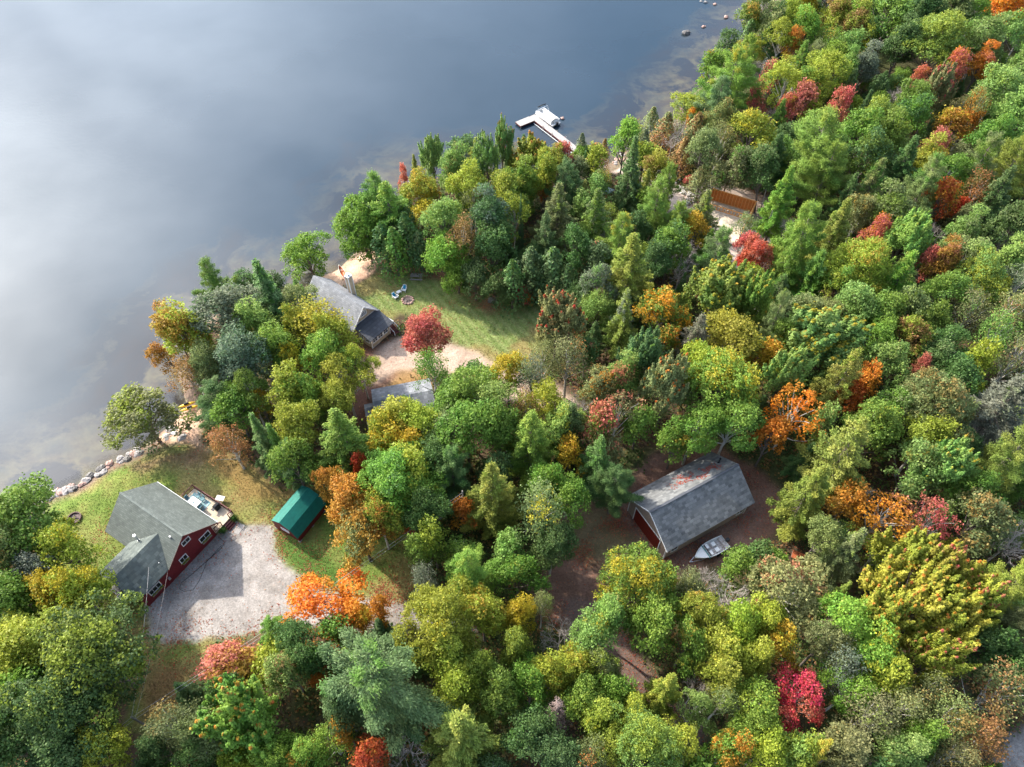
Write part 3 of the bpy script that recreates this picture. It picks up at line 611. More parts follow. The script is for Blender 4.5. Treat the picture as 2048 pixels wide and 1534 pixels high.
TREE_TXT = '''
M 60 1040 75 g r .12
M 140 1105 58 y Y .25
M 25 1115 55 k
M 95 1150 42 s
M 35 1205 62 g r .15
M 112 1190 44 g Y .62
M 168 1195 55 y Y .35
M 60 1310 78 y Y .2
L 190 1320 115 d y .42
M 40 1400 75 g y .2
L 130 1430 95 d y .25
M 20 1495 65 d
M 150 1510 60 d
M 222 1500 50 y
B 355 1455 58 k
M 395 1500 38 d
M 320 1500 35 d
S 375 1385 34 b h=8
M 465 1335 66 p q .42 h=9
P 552 1268 42 g h=10
M 600 1290 42 d
M 575 1345 42 l p .2
M 625 1330 35 d
M 655 1212 66 O o .35 h=10
M 715 1235 38 O Y .3 h=8
m 762 1228 22 o
m 668 1325 26 r o .3 h=9
m 640 1362 18 o h=7
U 500 1435 76 g o .2
M 450 1400 42 d
M 410 1470 50 k r .1
P 760 1370 118 b h=21
M 690 1430 45 d
m 690 1465 26 q
M 620 1515 42 g o .25
m 745 1520 40 r q .2
M 560 1520 45 g o .1
L 885 1250 78 y
M 965 1235 50 y
B 852 1165 34 K h=11
m 865 1085 34 g y .5
m 838 1110 26 g y .3
P 940 1150 58 v h=15
m 945 1192 30 Y o .4 h=8
H 985 990 62 a h=18
m 925 1030 26 o h=9
B 1080 1030 68 k Y .25
M 1100 975 42 g r .1
M 1140 1010 42 g r .05
M 1035 1155 46 g o .12 h=11
M 1105 1095 46 d y .1
M 1040 1235 34 y Y .62
M 1030 1300 38 g y .5
D 1120 1275 40 w h=10
B 1085 1215 28 k
M 900 1320 55 y
M 960 1345 50 g y .4
M 920 1375 52 y Y .1
M 1000 1395 46 g y .2
M 1060 1370 46 g y .2
M 1100 1350 42 y
H 925 1470 88 a h=18
E 1110 1425 38 w h=13
M 1170 1400 45 g y .3
M 1192 1440 46 y
M 1150 1340 45 y
M 1180 1285 48 l Y .3
M 1060 1470 48 d
M 1110 1515 50 d
B 1180 1515 48 k r .2
M 1215 1240 44 l
M 1200 1345 38 k y .3
M 1225 1390 40 g y .3
L 1275 1175 76 v Y .36 h=13
M 1310 1250 54 g
B 1375 1170 36 k Y .1 h=9
D 1410 1165 30 w h=9
D 1455 1195 48 w h=9
M 1400 1235 44 y q .3
M 1470 1260 50 y q .12
M 1440 1310 52 y
M 1375 1290 42 g q .2
M 1520 1245 45 y q .1
m 1552 1290 34 Y y .3
M 1500 1320 45 y
m 1475 1130 34 g h=7
m 1515 1120 34 d h=7
m 1545 1120 26 g Y .1 h=6
M 1575 1190 68 k x .3 h=13
H 1325 1385 48 y h=16
M 1262 1430 38 y
L 1290 1490 66 l y .4
M 1230 1490 46 y q .1
M 1345 1500 48 y k .3
D 1395 1375 24 w h=11
M 1388 1425 34 l
B 1440 1410 38 k
M 1440 1360 44 y
M 1500 1405 50 g y .45
M 1510 1460 45 g y .2
M 1588 1400 52 R x .45 h=12
M 1455 1505 45 g o .35
M 1525 1505 50 y
M 1590 1510 45 l y .4
M 1700 1260 60 v Y .2
M 1645 1290 44 k x .12
B 1680 1345 46 s k .3
V 1840 1200 108 y o .2 h=15
U 1760 1240 48 y o .24 h=14
U 1925 1220 50 y x .26 h=14
U 1850 1150 50 y x .28 h=15
M 1740 1310 55 v Y .25
M 1765 1365 45 y
U 1860 1325 50 y x .24
M 1700 1385 44 g
B 1730 1435 60 k
B 1800 1420 54 k c .2
B 1850 1385 45 k
B 1885 1440 60 k c .3
B 1985 1390 66 c k .5
B 1955 1480 52 c r .1
H 1618 1510 40 y h=16
M 1680 1500 52 k
M 1790 1505 46 l
B 1900 1515 46 k c .3
M 1830 1480 42 g x .1
M 1965 1300 52 d
H 2025 1250 60 k
M 2035 1340 50 d
P 2000 1185 58 a h=17
D 2025 1080 50 w h=13
H 1690 1105 50 k h=15
O 1762 1035 54 O p .35 h=13
O 1850 1050 46 x p .3 h=13
m 1690 1010 40 q o .4 h=11
M 1950 1045 58 k c .3
M 1940 990 48 g
M 1640 1080 34 k Y .2
H 1680 915 76 a h=20
H 1615 990 60 a h=17
M 1830 940 56 l q .15
U 1885 955 55 l Y .2
M 1740 865 52 v
L 1860 825 74 k c .3
M 1845 885 50 y
M 1780 830 45 g k .3
H 1990 830 90 K h=19
D 1935 870 40 w h=12
P 2005 925 62 a h=18
M 1920 900 35 d
B 2030 720 48 k p .25
B 1985 680 48 l p .2
m 1946 735 36 y Y .2
M 1900 765 45 d
M 1865 730 40 d
m 1725 775 30 o h=12
m 1692 805 34 o r .4 h=10
M 1765 738 48 l p .1
m 1827 752 17 x h=12
M 1810 685 42 c y .4
H 1680 765 48 a h=17
U 1620 695 76 l Y .28
U 1565 760 46 l Y .2
m 1530 730 28 Y o .4 h=13
O 1585 830 54 O o .45 h=14
m 1540 875 32 O o .5 h=12
m 1640 855 30 l h=12
m 1625 895 24 g r .35 h=9
L 1440 775 76 v Y .32 h=16
M 1455 690 56 y Y .3
M 1395 745 45 y Y .15
M 1460 855 50 g y .1
M 1390 860 50 g y .1
m 1350 890 35 g q .3 h=10
H 1388 690 44 K h=16
M 1322 635 52 g O .38
m 1330 690 26 g o .4
U 1330 790 54 k o .25 h=15
U 1290 735 48 b
M 1245 760 42 l x .3
M 1195 790 38 k o .35
O 1235 835 44 k x .42 h=13
m 1195 860 36 g x .5 h=13
m 1215 905 28 k x .3 h=9
D 1157 812 34 w h=13
U 1112 665 56 k r .3 h=15
B 1135 725 46 k r .15
B 1062 765 44 K h=14
B 1085 720 30 k r .1
M 1018 755 38 v Y .62
M 1092 815 38 y Y .3
M 1125 855 40 l Y .2
B 1050 830 34 c y .4
H 1140 860 48 d h=14
m 1138 912 28 Y r .25 h=10
H 1062 885 66 v h=17
H 1195 925 46 d h=15
P 1228 975 48 d h=12
M 905 822 54 g o .05 h=12
M 950 790 52 g r .05
M 985 805 48 l Y .1
M 1000 865 45 g
M 935 870 60 g Y .1
B 890 880 48 k
P 905 945 45 b h=14
M 875 925 40 d
M 800 850 50 y h=12
m 772 868 34 Y y .4 h=13
M 845 860 44 y Y .15
m 780 900 40 Y y .4 h=12
m 820 905 32 Y h=12
M 825 950 60 y
L 790 970 74 v b .2 h=15
M 850 990 45 g
H 690 885 74 v h=18
m 725 945 20 r
m 742 1005 16 r o .3
M 702 1010 55 q o .4 h=13
M 722 1070 56 q k .4 h=12
M 760 1040 45 q y .5
M 665 975 30 q o .2 h=12
M 860 1030 45 d r .1
m 840 1055 30 r d .5 h=6
P 430 572 42 g h=15
S 540 600 58 b h=18
M 455 640 60 s b .3
M 515 660 45 l
M 370 672 56 y q .45
M 340 650 30 q y .4
m 322 708 22 q h=8
B 385 745 46 c h=11
M 420 735 38 k q .2
M 485 720 56 s b .3
M 560 705 44 v y .3
m 590 730 24 Y y .3
P 440 805 56 d h=12
M 470 820 45 g d .3 h=11
B 462 890 44 c h=10
S 530 885 40 b h=15
S 560 900 34 g h=14
G 278 830 72 k y .42 h=11
M 590 790 50 y g .3
M 600 860 52 y
M 590 930 48 g
P 588 925 34 b h=13
M 625 810 38 g y .2
D 545 765 28 w h=11
m 522 812 20 Y h=9
M 500 790 35 g
B 635 655 70 y Y .4 h=14
M 600 610 34 k Y .2 h=11
M 655 720 50 v y .2
M 690 765 42 y g .3
M 680 810 36 y Y .1
M 595 660 38 y g .2
M 720 735 30 y Y .3
M 660 680 44 y
G 722 450 50 v h=13
H 780 430 58 g h=16
P 755 400 45 g h=16
G 735 480 40 g d .3 h=10
C 770 490 32 d h=11
G 795 455 38 d h=11
C 815 475 34 d h=12
C 790 500 30 g h=11
C 840 500 30 d h=9
m 809 364 10 x
M 845 388 38 Y y .45 h=12
m 850 430 34 Y y .3 h=9
U 866 330 28 l h=12
M 912 345 34 l p .15
U 975 335 32 l s .3
U 1005 310 24 l
M 940 385 44 y
B 950 415 35 k y .4
M 888 455 42 l y .3
G 890 515 44 v y .2 h=12
B 925 490 42 c h=14
M 978 440 44 b s .3 h=15
G 985 500 48 d b .3 h=13
G 950 560 36 d h=9
G 915 550 34 g h=8
S 1041 450 11 b h=15
U 1062 330 44 y q .35 h=11
M 1112 332 30 y g .3 h=11
M 1090 355 34 y g .3
M 1050 370 32 v
m 1125 322 20 x h=11
m 1095 352 16 x h=10
m 1085 385 16 o g .4 h=9
C 1162 300 17 K h=10
C 1172 330 16 d h=8
C 1208 303 13 c h=8
P 1130 372 38 d h=14
H 1040 385 30 g h=13
M 1010 395 40 y g .3
M 1030 430 35 y d .4
H 1115 430 45 k h=16
H 1090 480 38 d h=14
H 1190 440 44 g k .3 h=16
S 1260 350 38 b h=18
m 1285 325 28 y Y .2 h=11
M 1310 345 32 y c .3 h=11
P 1312 410 42 v h=15
P 1335 370 26 g h=12
P 1240 480 42 v h=15
M 1150 500 35 d
H 1255 545 64 a h=19
m 1192 530 26 b x .2
M 1195 575 34 s l .3
G 1190 625 38 l Y .1 h=11
H 1245 640 44 a K .3 h=16
C 1062 540 38 d h=11
C 1105 545 40 d h=12
C 1135 570 36 d h=10
C 1025 565 32 d h=11
m 1046 590 16 x d .3 h=4
m 1058 600 11 o h=3
G 990 580 30 d h=8
G 1155 600 32 d h=9
m 1388 465 26 Y h=11
M 1340 505 40 g d .3
D 1365 530 38 w h=12
M 1310 530 35 d
P 1430 520 50 b g .3 h=17
H 1405 430 38 k h=13
P 1355 450 35 g h=13
M 1504 522 36 r x .45 h=12
m 1490 500 20 x h=11
U 1430 595 70 v Y .26
U 1510 620 44 v Y .2
B 1490 455 28 k h=9
H 1560 400 44 v h=17
P 1600 480 62 g h=19
H 1570 540 42 g h=15
H 1550 600 38 d h=13
P 1545 650 30 k
H 1668 465 48 a h=17
H 1620 560 48 g h=15
P 1630 300 68 v h=20
P 1650 350 48 g h=17
C 1390 270 32 k c .4 h=11
M 1380 225 36 y s .3 h=10
C 1330 265 26 c k .4 h=10
C 1303 245 24 k h=9
B 1270 270 26 y q .3 h=9
C 1287 290 20 K h=8
C 1365 310 26 c h=9
m 1382 245 12 O h=9
P 1462 165 54 v h=19
P 1435 210 44 b h=16
P 1490 120 32 g h=15
M 1500 275 46 y Y .3 h=15
B 1440 290 36 k h=13
M 1440 250 32 k
M 1405 310 36 k
B 1425 350 36 k c .2 h=11
C 1400 365 26 k h=8
M 1470 335 40 k g .3
M 1520 345 42 d k .3
H 1545 320 38 d h=14
m 1378 362 11 x h=3
m 1598 212 28 p o .3 h=14
m 1570 225 18 p q .4 h=12
m 1508 205 20 x g .4
m 1675 225 22 x p .4 h=14
m 1540 160 22 p k .4
H 1692 190 30 d h=14
M 1728 140 30 s
M 1650 155 42 y q .12
M 1620 180 38 y g .3
M 1570 175 38 y l .3
M 1690 145 26 l p .1
M 1720 275 48 g y .2
M 1710 60 34 c y .4
M 1670 40 34 y c .4 h=15
M 1500 38 34 g q .3
M 1545 50 34 k d .3
M 1602 8 36 Y o .3
M 1575 40 30 y
M 1605 65 32 v Y .2
m 1582 98 20 o q .4
M 1560 85 30 y q .2
C 1492 85 26 d h=12
C 1530 95 28 d h=11
m 1705 90 16 o h=8
M 1730 85 24 y d .4
M 1772 35 54 g l .3 h=17
M 1800 95 40 d
M 1850 30 44 d
H 1820 60 30 d
M 1905 22 40 k
M 2012 18 42 O o .3
D 1965 42 26 w
M 1945 40 30 g
L 1872 90 70 l y .42 h=17
M 1962 90 46 l g .3
M 2010 75 40 l
M 1957 138 28 O x .35
m 1900 150 28 p O .4 h=14
m 1835 167 16 p o .3
U 1870 195 38 k x .3
D 1795 195 26 w
M 1820 210 36 g
M 1990 190 48 l y .3
M 2030 150 44 l g .3
B 1945 225 34 k o .4
m 1935 250 22 o h=11
m 1897 265 30 q Y .4 h=13
m 1866 302 26 p x .3 h=12
M 1820 245 38 g b .3
M 1770 285 42 g y .3
M 1745 250 38 l y .4
M 1730 320 46 g b .4
M 2025 240 42 l
M 1985 285 46 g
P 1955 335 48 g k .4
P 2020 335 50 a h=18
H 1800 340 50 d h=17
H 1735 385 46 k g .3 h=17
M 1850 330 36 y
P 1845 375 44 k g .3
M 1895 350 38 g
m 1876 405 28 r o .45 h=14
B 1948 392 34 c k .3
m 1915 425 15 r h=9
M 1770 432 44 g k .4
M 1715 435 32 k q .3
H 1690 400 34 d h=14
H 1985 400 48 d h=17
M 2025 460 48 d k .3
M 1925 470 36 l k .3
M 1935 520 46 l k .5
D 1868 465 24 w h=10
m 1835 475 18 p h=9
m 1745 480 24 p o .4 h=13
U 1800 495 46 l y .2
L 1718 545 64 y h=16
H 1790 570 58 v a .3 h=17
m 1848 535 18 x h=13
M 1878 535 34 q p .35 h=14
L 1950 565 52 y l .4 h=14
M 2005 535 40 l c .2
D 1995 510 20 w h=10
B 2035 575 44 K
M 1880 600 44 g l .3
M 1810 630 46 k y .2
M 1755 640 45 g l .3
M 1850 655 40 g
M 1700 630 48 l p .1
B 1935 635 46 k l .3
B 2015 630 46 k p .3
M 1680 580 40 y g .4
M 1750 690 40 g y .2
M 1880 690 40 d k .2
M 1600 640 40 k
M 1560 690 35 g
M 1640 640 36 k y .3
M 851 676 50 x p .2 h=13
G 600 500 50 v y .2 h=10
'''
# ---------------------------------------------------------------- place the trees
ORD = ['first', 'second', 'third', 'fourth', 'fifth', 'sixth', 'seventh', 'eighth', 'ninth', 'tenth', 'eleventh', 'twelfth', 'thirteenth', 'fourteenth', 'fifteenth', 'sixteenth', 'seventeenth', 'eighteenth', 'nineteenth', 'twentieth'] + ['%dth' % i for i in range(21, 90)]
LM = [('the red house', (-47, 41)), ('the green-roofed shed', (-29, 45)), ('the long grey barn', (24, 46)), ('the tan cottage', (-27, 80)),
      ('the grey-roofed outbuilding', P(795, 785, 3)[:2]), ('the open timber house frame', P(1450, 420, 2)[:2]), ('the dock', P(1150, 320)[:2]), ('the white roof by the lake', P(1560, 175)[:2]),
      ('the crimson maple', P(1588, 1400, 9)[:2]), ('the giant blue-green pine', P(760, 1370, 13)[:2]), ('the huge red-tipped maple', P(1840, 1200, 11)[:2]),
      ('the big orange maple behind the barn', P(1585, 830, 10)[:2]), ('the tall lakeside pine', P(1462, 165, 12)[:2]), ('the orange corner tree', P(2012, 18, 10)[:2]),
      ('the red maple by the house frame', P(1504, 522, 9)[:2]), ('the coral maple on the drive', P(862, 760)[:2]), ('the twiggy grey-green pine', P(1990, 830, 11)[:2]),
      ('the broad yellow-green tree', P(1718, 545, 11)[:2]), ('the vivid yellow young tree', P(845, 388, 9)[:2]), ('the isolated shore tree', P(278, 830, 9)[:2])]
CUSTOM = {(1588,1400): 'crimson maple standing alone among green crowns near the bottom edge',
 (760,1370): 'giant plumy blue-green pine below the gravel driveway, the largest conifer',
 (1840,1200): 'huge yellow-green maple whose spiky shoots end in red tips',
 (1585,830): 'big bright orange open-crowned maple behind the long grey barn',
 (1462,165): 'tall plumy pine at the lake edge beside the white roof',
 (2012,18): 'bright orange broadleaf tree in the far top corner of the forest',
 (1504,522): 'upright red and orange maple below the open timber house frame',
 (851,678): 'coral red maple with a bare lower trunk standing alone on the drive',
 (1990,830): 'wide grey-green conifer full of bare pale twigs at the picture edge',
 (1718,545): 'broad domed yellow-green tree in the middle of the inland forest',
 (845,388): 'vivid yellow tree at the water edge beside the red bush',
 (278,830): 'large round olive tree standing alone over the water by the beach',
 (655,1212): 'glowing bright orange maple at the end of the gravel driveway',
 (465,1335): 'low salmon pink and orange maple at the edge of the gravel driveway',
 (690,1010): 'gold and orange maple overhanging the green-roofed shed',
 (602,492): 'leaning open green maple stretched over the shallow water by the cottage',
 (1110,1425): 'dead pinkish grey spruce skeleton among the dark crowns',
 (530,885): 'pointed blue-green spruce behind the green-roofed shed',
 (1041,450): 'thin spruce with a bare pale stem rising beyond the lawn',
 (645,650): 'yellow dusted birch hiding the side of the tan cottage',
 (809,364): 'small bright red bush on the shore rocks',
 (1112,670): 'upright olive maple with scarlet shoots beside the striped lawn'}
TREES = []
for ln in TREE_TXT.strip().splitlines():
    f = ln.split(); h = None
    if f[-1].startswith('h='): h = float(f.pop()[2:])
    ty, px, py, rp, co = f[0], int(f[1]), int(f[2]), float(f[3]), f[4]
    tp, am = (f[5], float(f[6])) if len(f) > 6 else (co, 0)
    if rp > 0: TREES.append((ty, px, py, rp, co, tp, am, h))
placed = []
_o = P(795, 785, 3); _h = P(1450, 420, 2)
KEEP_OUT = [((-47, 41), 8.5), ((-29.2, 44.5), 2.8), ((24, 46), 7.0), ((-27, 80), 4.6), ((_o.x, _o.y), 4.0), ((_h.x, _h.y), 6.0)]
def put_tree(ty, x, y, R, h, co, tp, am, key=None, aim=None):
    lib = LIB[ty]; cm, tm, R0, H0, zc0 = lib[rng.integers(len(lib))]
    if aim is None: bx, by = x, y
    tilt = None; bx, by = x, y; gz, sdv = ground_z(bx, by)
    zc = zc0 / H0 * h
    g = 0
    while sdv < 1.0 and g < 12:
        # step inland
        e = .6; gxp = ground_z(bx + e, by)[1] - ground_z(bx - e, by)[1]; gyp = ground_z(bx, by + e)[1] - ground_z(bx, by - e)[1]
        l = math.hypot(gxp, gyp) + 1e-6; bx += gxp / l * .6; by += gyp / l * .6; gz, sdv = ground_z(bx, by); g += 1
    for (cx_, cy_), rr in KEEP_OUT:
        d = math.hypot(bx - cx_, by - cy_)
        if d < rr: bx = cx_ + (bx - cx_) / d * rr; by = cy_ + (by - cy_) / d * rr
    dx, dy = x - bx, y - by; off = math.hypot(dx, dy)
    rot = Matrix.Rotation(rng.uniform(0, 6.28), 4, 'Z')
    if off > .3:
        ang = min(math.atan2(off, zc), rad(24)); ax = Vector((-dy, dx, 0)).normalized(); rot = Matrix.Rotation(ang, 4, ax) @ rot
    nm, kd = KIND[ty]
    root = empty(nm, (0, 0, 0)); s = R / R0 * rng.uniform(.96, 1.04); an = rng.uniform(.86, 1.16)
    root.matrix_world = Matrix.Translation((bx, by, gz - .05)) @ rot @ Matrix.Diagonal((s * an, s / an, h / H0, 1))
    c = bpy.data.objects.new('crown', cm); COL.objects.link(c); c.parent = root
    v = rng.uniform(.9, 1.1, 3) * rng.uniform(.88, 1.12)
    c.color = (*[float(a * b) for a, b in zip(PAL[co][:3], v)], 1)
    c['tip_color'] = [float(a) for a in PAL[tp][:3]]; c['tip_amount'] = float(am)
    t_ = bpy.data.objects.new('trunk', tm); COL.objects.link(t_); t_.parent = root
    placed.append(dict(o=root, x=x, y=y, R=R, ty=ty, co=co, tp=tp, am=am, key=key, kd=kd))
    return root
for ty, px, py, rp, co, tp, am, h in TREES:
    lib = LIB[ty][0]; zr = lib[4] / lib[3]
    d0 = depth_at(P(px, py, 9)); Rm = rp * d0 / FPX
    if h is None:
        h = {'L': 16.5, 'P': 18, 'H': 16, 'S': 15, 'C': 10, 'E': 13, 'D': 11, 'U': 14}.get(ty, min(17.5, 9.0 + Rm * 1.5))
    q = P(px, py, 1 + zr * h); Rm = rp * depth_at(q) / FPX
    if am == 0 and ty not in 'DE': tp, am = {'g': 'yyl', 'd': 'kg', 'y': 'Yq', 'l': 'yp', 'k': 'cy', 'v': 'yY', 'K': 'k', 'b': 'g', 'a': 'y', 's': 'k'}.get(co, co)[int(rng.integers(9)) % len({'g': 'yyl', 'd': 'kg', 'y': 'Yq', 'l': 'yp', 'k': 'cy', 'v': 'yY'}.get(co, 'x'))], float(rng.uniform(.12, .27))
    put_tree(ty, q.x, q.y, Rm * (1.10 if ty in 'MLUBOmGV' else 1.12), h, co, tp, am, (px, py))
# the forest between the listed crowns
LISTED = np.array([[p_['x'], p_['y'], p_['R']] for p_ in placed])
def zone_at(x, y):
    i = np.searchsorted(gx, x); j = np.searchsorted(gy, y)
    return zones[min(j, len(gy) - 1), min(i, len(gx) - 1)]
CLEAR = [poly_w(p_) for p_ in (LAWN_A, GRAV_A, LAWN_B, GRAV_B, BARNYARD, SITE, BEACH_A, BEACH_B, TRACK, ROADC, LITTER_B, LITTER_B2)]
OPEN_VIEW = [poly_w(p_) for p_ in ([(380,1480),(260,1380),(280,1300),(420,1290),(430,1380)],)]
filled = []
for yy in np.arange(10, 215, 4.6):
    for xx in np.arange(-75, 150, 4.6):
        x = xx + rng.uniform(-1.7, 1.7); y = yy + rng.uniform(-1.7, 1.7)
        fdep = depth_at((x, y, 8)); px = 1024 + FPX * x / fdep; py = 767 - FPX * (y * math.sin(PITCH) + (8 - CAM_H) * math.cos(PITCH)) / fdep
        if not (-70 < px < 2130 and -60 < py < 1620): continue
        X = np.array([[x]]); Y = np.array([[y]])
        if not inside(LAND, X, Y)[0, 0] or dist_line(SH, X, Y)[0, 0] < 2.2: continue
        if any(inside(c_, X, Y)[0, 0] or dist_line(c_, X, Y, True)[0, 0] < 1.8 for c_ in CLEAR): continue
        if any(inside(c_, X, Y)[0, 0] for c_ in OPEN_VIEW): continue
        if any(math.hypot(x - c_[0], y - c_[1]) < r_ + 1 for c_, r_ in KEEP_OUT): continue
        dd = np.hypot(LISTED[:, 0] - x, LISTED[:, 1] - y); i = int(np.argmin(dd / LISTED[:, 2]))
        q = dd[i] / LISTED[i, 2]
        inframe = -20 < px < 2068 and -20 < py < 1554
        if q < .72: continue
        if q < .9 and rng.random() < .5: continue
        # trees in front of a clearing must stay low
        ty = rng.choice(['m', 'm', 'B', 'H', 'S', 'H', 'G', 'D']); co = rng.choice(['g', 'd', 'k', 'y', 'l', 'v', 'g', 'd']); tp, am = rng.choice(['y', 'k', 'q', 'x']), rng.uniform(0, .25)
        if ty in 'HSC': co = rng.choice(['d', 'g', 'a', 'd']); tp = co
        h = rng.uniform(7.5, 10.5) if q < 1.6 else rng.uniform(10, 13.5)
        
        R = {'G': 2.6, 'D': 2.6, 'm': 2.5, 'M': 3.1, 'B': 2.9, 'H': 2.6, 'S': 2.0, 'C': 1.5}[ty] * rng.uniform(.85, 1.2) * (1.25 if q > 1.6 else 1)
        filled.append((ty, x, y, R, h, co, tp, am))
print('FILL', len(filled), 'LISTED', len(placed))
for a in filled: put_tree(*a)
# every tree its own description
from collections import defaultdict
groups = defaultdict(list)
for p_ in placed:
    if p_['key'] in CUSTOM: tag(p_['o'], CUSTOM[p_['key']], 'tree'); continue
    li = min(range(len(LM)), key=lambda i: math.hypot(p_['x'] - LM[i][1][0], p_['y'] - LM[i][1][1])); lx, ly = LM[li][1]
    dx, dy = p_['x'] - lx, p_['y'] - ly
    side = ('beyond' if dy > 0 else 'in front of') if abs(dy) > abs(dx) * .8 else ('lakeward of' if dx < 0 else 'inland of')
    size = 'broad' if p_['R'] > 5 else ('slender' if p_['R'] < 2.6 else '')
    tip = ''
    if p_['am'] >= .28 and p_['tp'] != p_['co'] and p_['ty'] != 'D': tip = ' with %s %s' % (PAL[p_['tp']][3], 'tips' if p_['am'] < .4 else 'patches')
    desc = (size + ' ' if size else '') + ('' if p_['ty'] in 'DE' else PAL[p_['co']][3] + ' ') + p_['kd'] + tip
    groups[(desc, side, li)].append((math.hypot(dx, dy), p_['o']))
for (desc, side, li), v in groups.items():
    v.sort(key=lambda t: t[0])
    for i, (d, o) in enumerate(v):
        lab = ('%s %s, %s from and %s %s' % (desc, '', '', '', '')) if 0 else None
        if len(v) == 1: lab = '%s %s %s' % (desc, side, LM[li][0])
        else: lab = '%s %s out, %s %s' % (ORD[i], desc, side, LM[li][0])
        if len(lab.split()) > 16: lab = lab.replace(' young', '').replace('full-crowned ', '').replace('broad ', '').replace('slender ', '')
        if len(lab.split()) > 16: lab = lab.replace(' broadleaf', '').replace('the ', '')
        tag(o, lab, 'tree')
for p_ in placed:
    p_['o']['group'] = {'H': 'hemlocks', 'P': 'pines', 'S': 'spruces', 'C': 'cedars', 'B': 'birches', 'D': 'dead trees', 'E': 'dead spruces', 'U': 'maples', 'O': 'maples', 'm': 'young trees'}.get(p_['ty'], 'broadleaf trees') + ' of the lakeside forest'

# undergrowth that nobody could count
k = 14000; ux = rng.uniform(-70, 100, k * 6); uy = rng.uniform(10, 150, k * 6)
l = inside(LAND, ux[None], uy[None])[0] & (dist_line(SH, ux[None], uy[None])[0] > 1.2)
for c_ in CLEAR: l &= ~inside(c_, ux[None], uy[None])[0] & (dist_line(c_, ux[None], uy[None], True)[0] > .5)
for c_, r_ in KEEP_OUT: l &= np.hypot(ux - c_[0], uy - c_[1]) > r_
ux, uy = ux[l][:k], uy[l][:k]; hh = rng.uniform(.3, 1.5, len(ux)); per = 12
q = np.stack([ux, uy, np.full(len(ux), 1.0)], 1); q = np.repeat(q, per, 0) + rng.normal(size=(len(ux) * per, 3)) * np.array([.55, .55, .0])
q[:, 2] = .95 + np.repeat(hh, per) * rng.random(len(q))
me = leaf_mesh('undergrowth', q, np.array([0, 0, .8]) + rng.normal(size=q.shape) * .5, rng.uniform(.12, .26, len(q)), .7, np.stack([rng.random(len(q)), np.repeat(rng.random(len(ux)), per), np.repeat(rng.random(len(ux)), per)], 1), LEAF)
o = bpy.data.objects.new('undergrowth', me); COL.objects.link(o); o.color = (.085, .130, .032, 1); o['tip_color'] = [.24, .15, .05]; o['tip_amount'] = .35
tag(o, 'low leafy undergrowth covering the floor of the forest', 'undergrowth', kind='stuff')

# short grass tufts on the lawns, and fallen leaves on the ground: nobody could count them
def scatter_zone(zid, k, seed, dens=None):
    r_ = np.random.default_rng(seed); jj, ii = np.nonzero(zones == zid); ok = (GX[jj, ii] > -69) & (GX[jj, ii] < 71) & (GY[jj, ii] < 149); jj, ii = jj[ok], ii[ok]
    if dens is not None: w = dens[jj, ii]; w = w / w.sum(); s_ = r_.choice(len(jj), k, p=w)
    else: s_ = r_.integers(0, len(jj), k)
    x = GX[jj[s_], ii[s_]] + r_.uniform(-.25, .25, k); y = GY[jj[s_], ii[s_]] + r_.uniform(-.25, .25, k); return x, y, GZ[jj[s_], ii[s_]], base[jj[s_], ii[s_]]
x, y, z, c_ = scatter_zone(1, 60000, 11)
q = np.stack([x, y, z + .03], 1); lum = np.clip(c_[:, 0] / .3, 0, 1)
me = leaf_mesh('grass', q, rng.normal(size=q.shape) * np.array([1, 1, .35]) + np.array([0, 0, .5]), rng.uniform(.04, .10, len(q)), .5, np.stack([rng.random(len(q)), rng.random(len(q)), lum], 1), LEAF)
o = bpy.data.objects.new('grass', me); COL.objects.link(o); o.color = (.17, .24, .055, 1); o['tip_color'] = [.30, .24, .09]; o['tip_amount'] = .45
tag(o, 'short mown grass of the lawns', 'grass', kind='stuff')
Q = []
dl_ = np.clip(fbm(GX, GY, 5, 77) - .38, 0, 1)
for zid, k in ((0, 26000), (3, 7000), (1, 5000), (2, 1800), (5, 900)):
    dens = dl_ ** 2 + .002
    if zid in (1, 2):
        e = np.minimum(dist_line(poly_w(GRAV_A), GX, GY, True), dist_line(poly_w(LITTER_B2), GX, GY, True)); dens = dens * (np.exp(-e / 2.2) + .08)
    x, y, z, c_ = scatter_zone(zid, k, 20 + zid, dens); Q.append(np.stack([x, y, z + rng.uniform(.02, .07, k)], 1))
q = np.concatenate(Q)
me = leaf_mesh('fallen_leaves', q, np.array([0, 0, 1]) + rng.normal(size=q.shape) * .3, rng.uniform(.05, .10, len(q)), .8, rng.random((len(q), 3)), LEAF)
o = bpy.data.objects.new('fallen_leaves', me); COL.objects.link(o); o.color = (.36, .17, .075, 1); o['tip_color'] = [.40, .09, .04]; o['tip_amount'] = .5
tag(o, 'fallen autumn leaves scattered over the ground', 'leaves', kind='stuff')
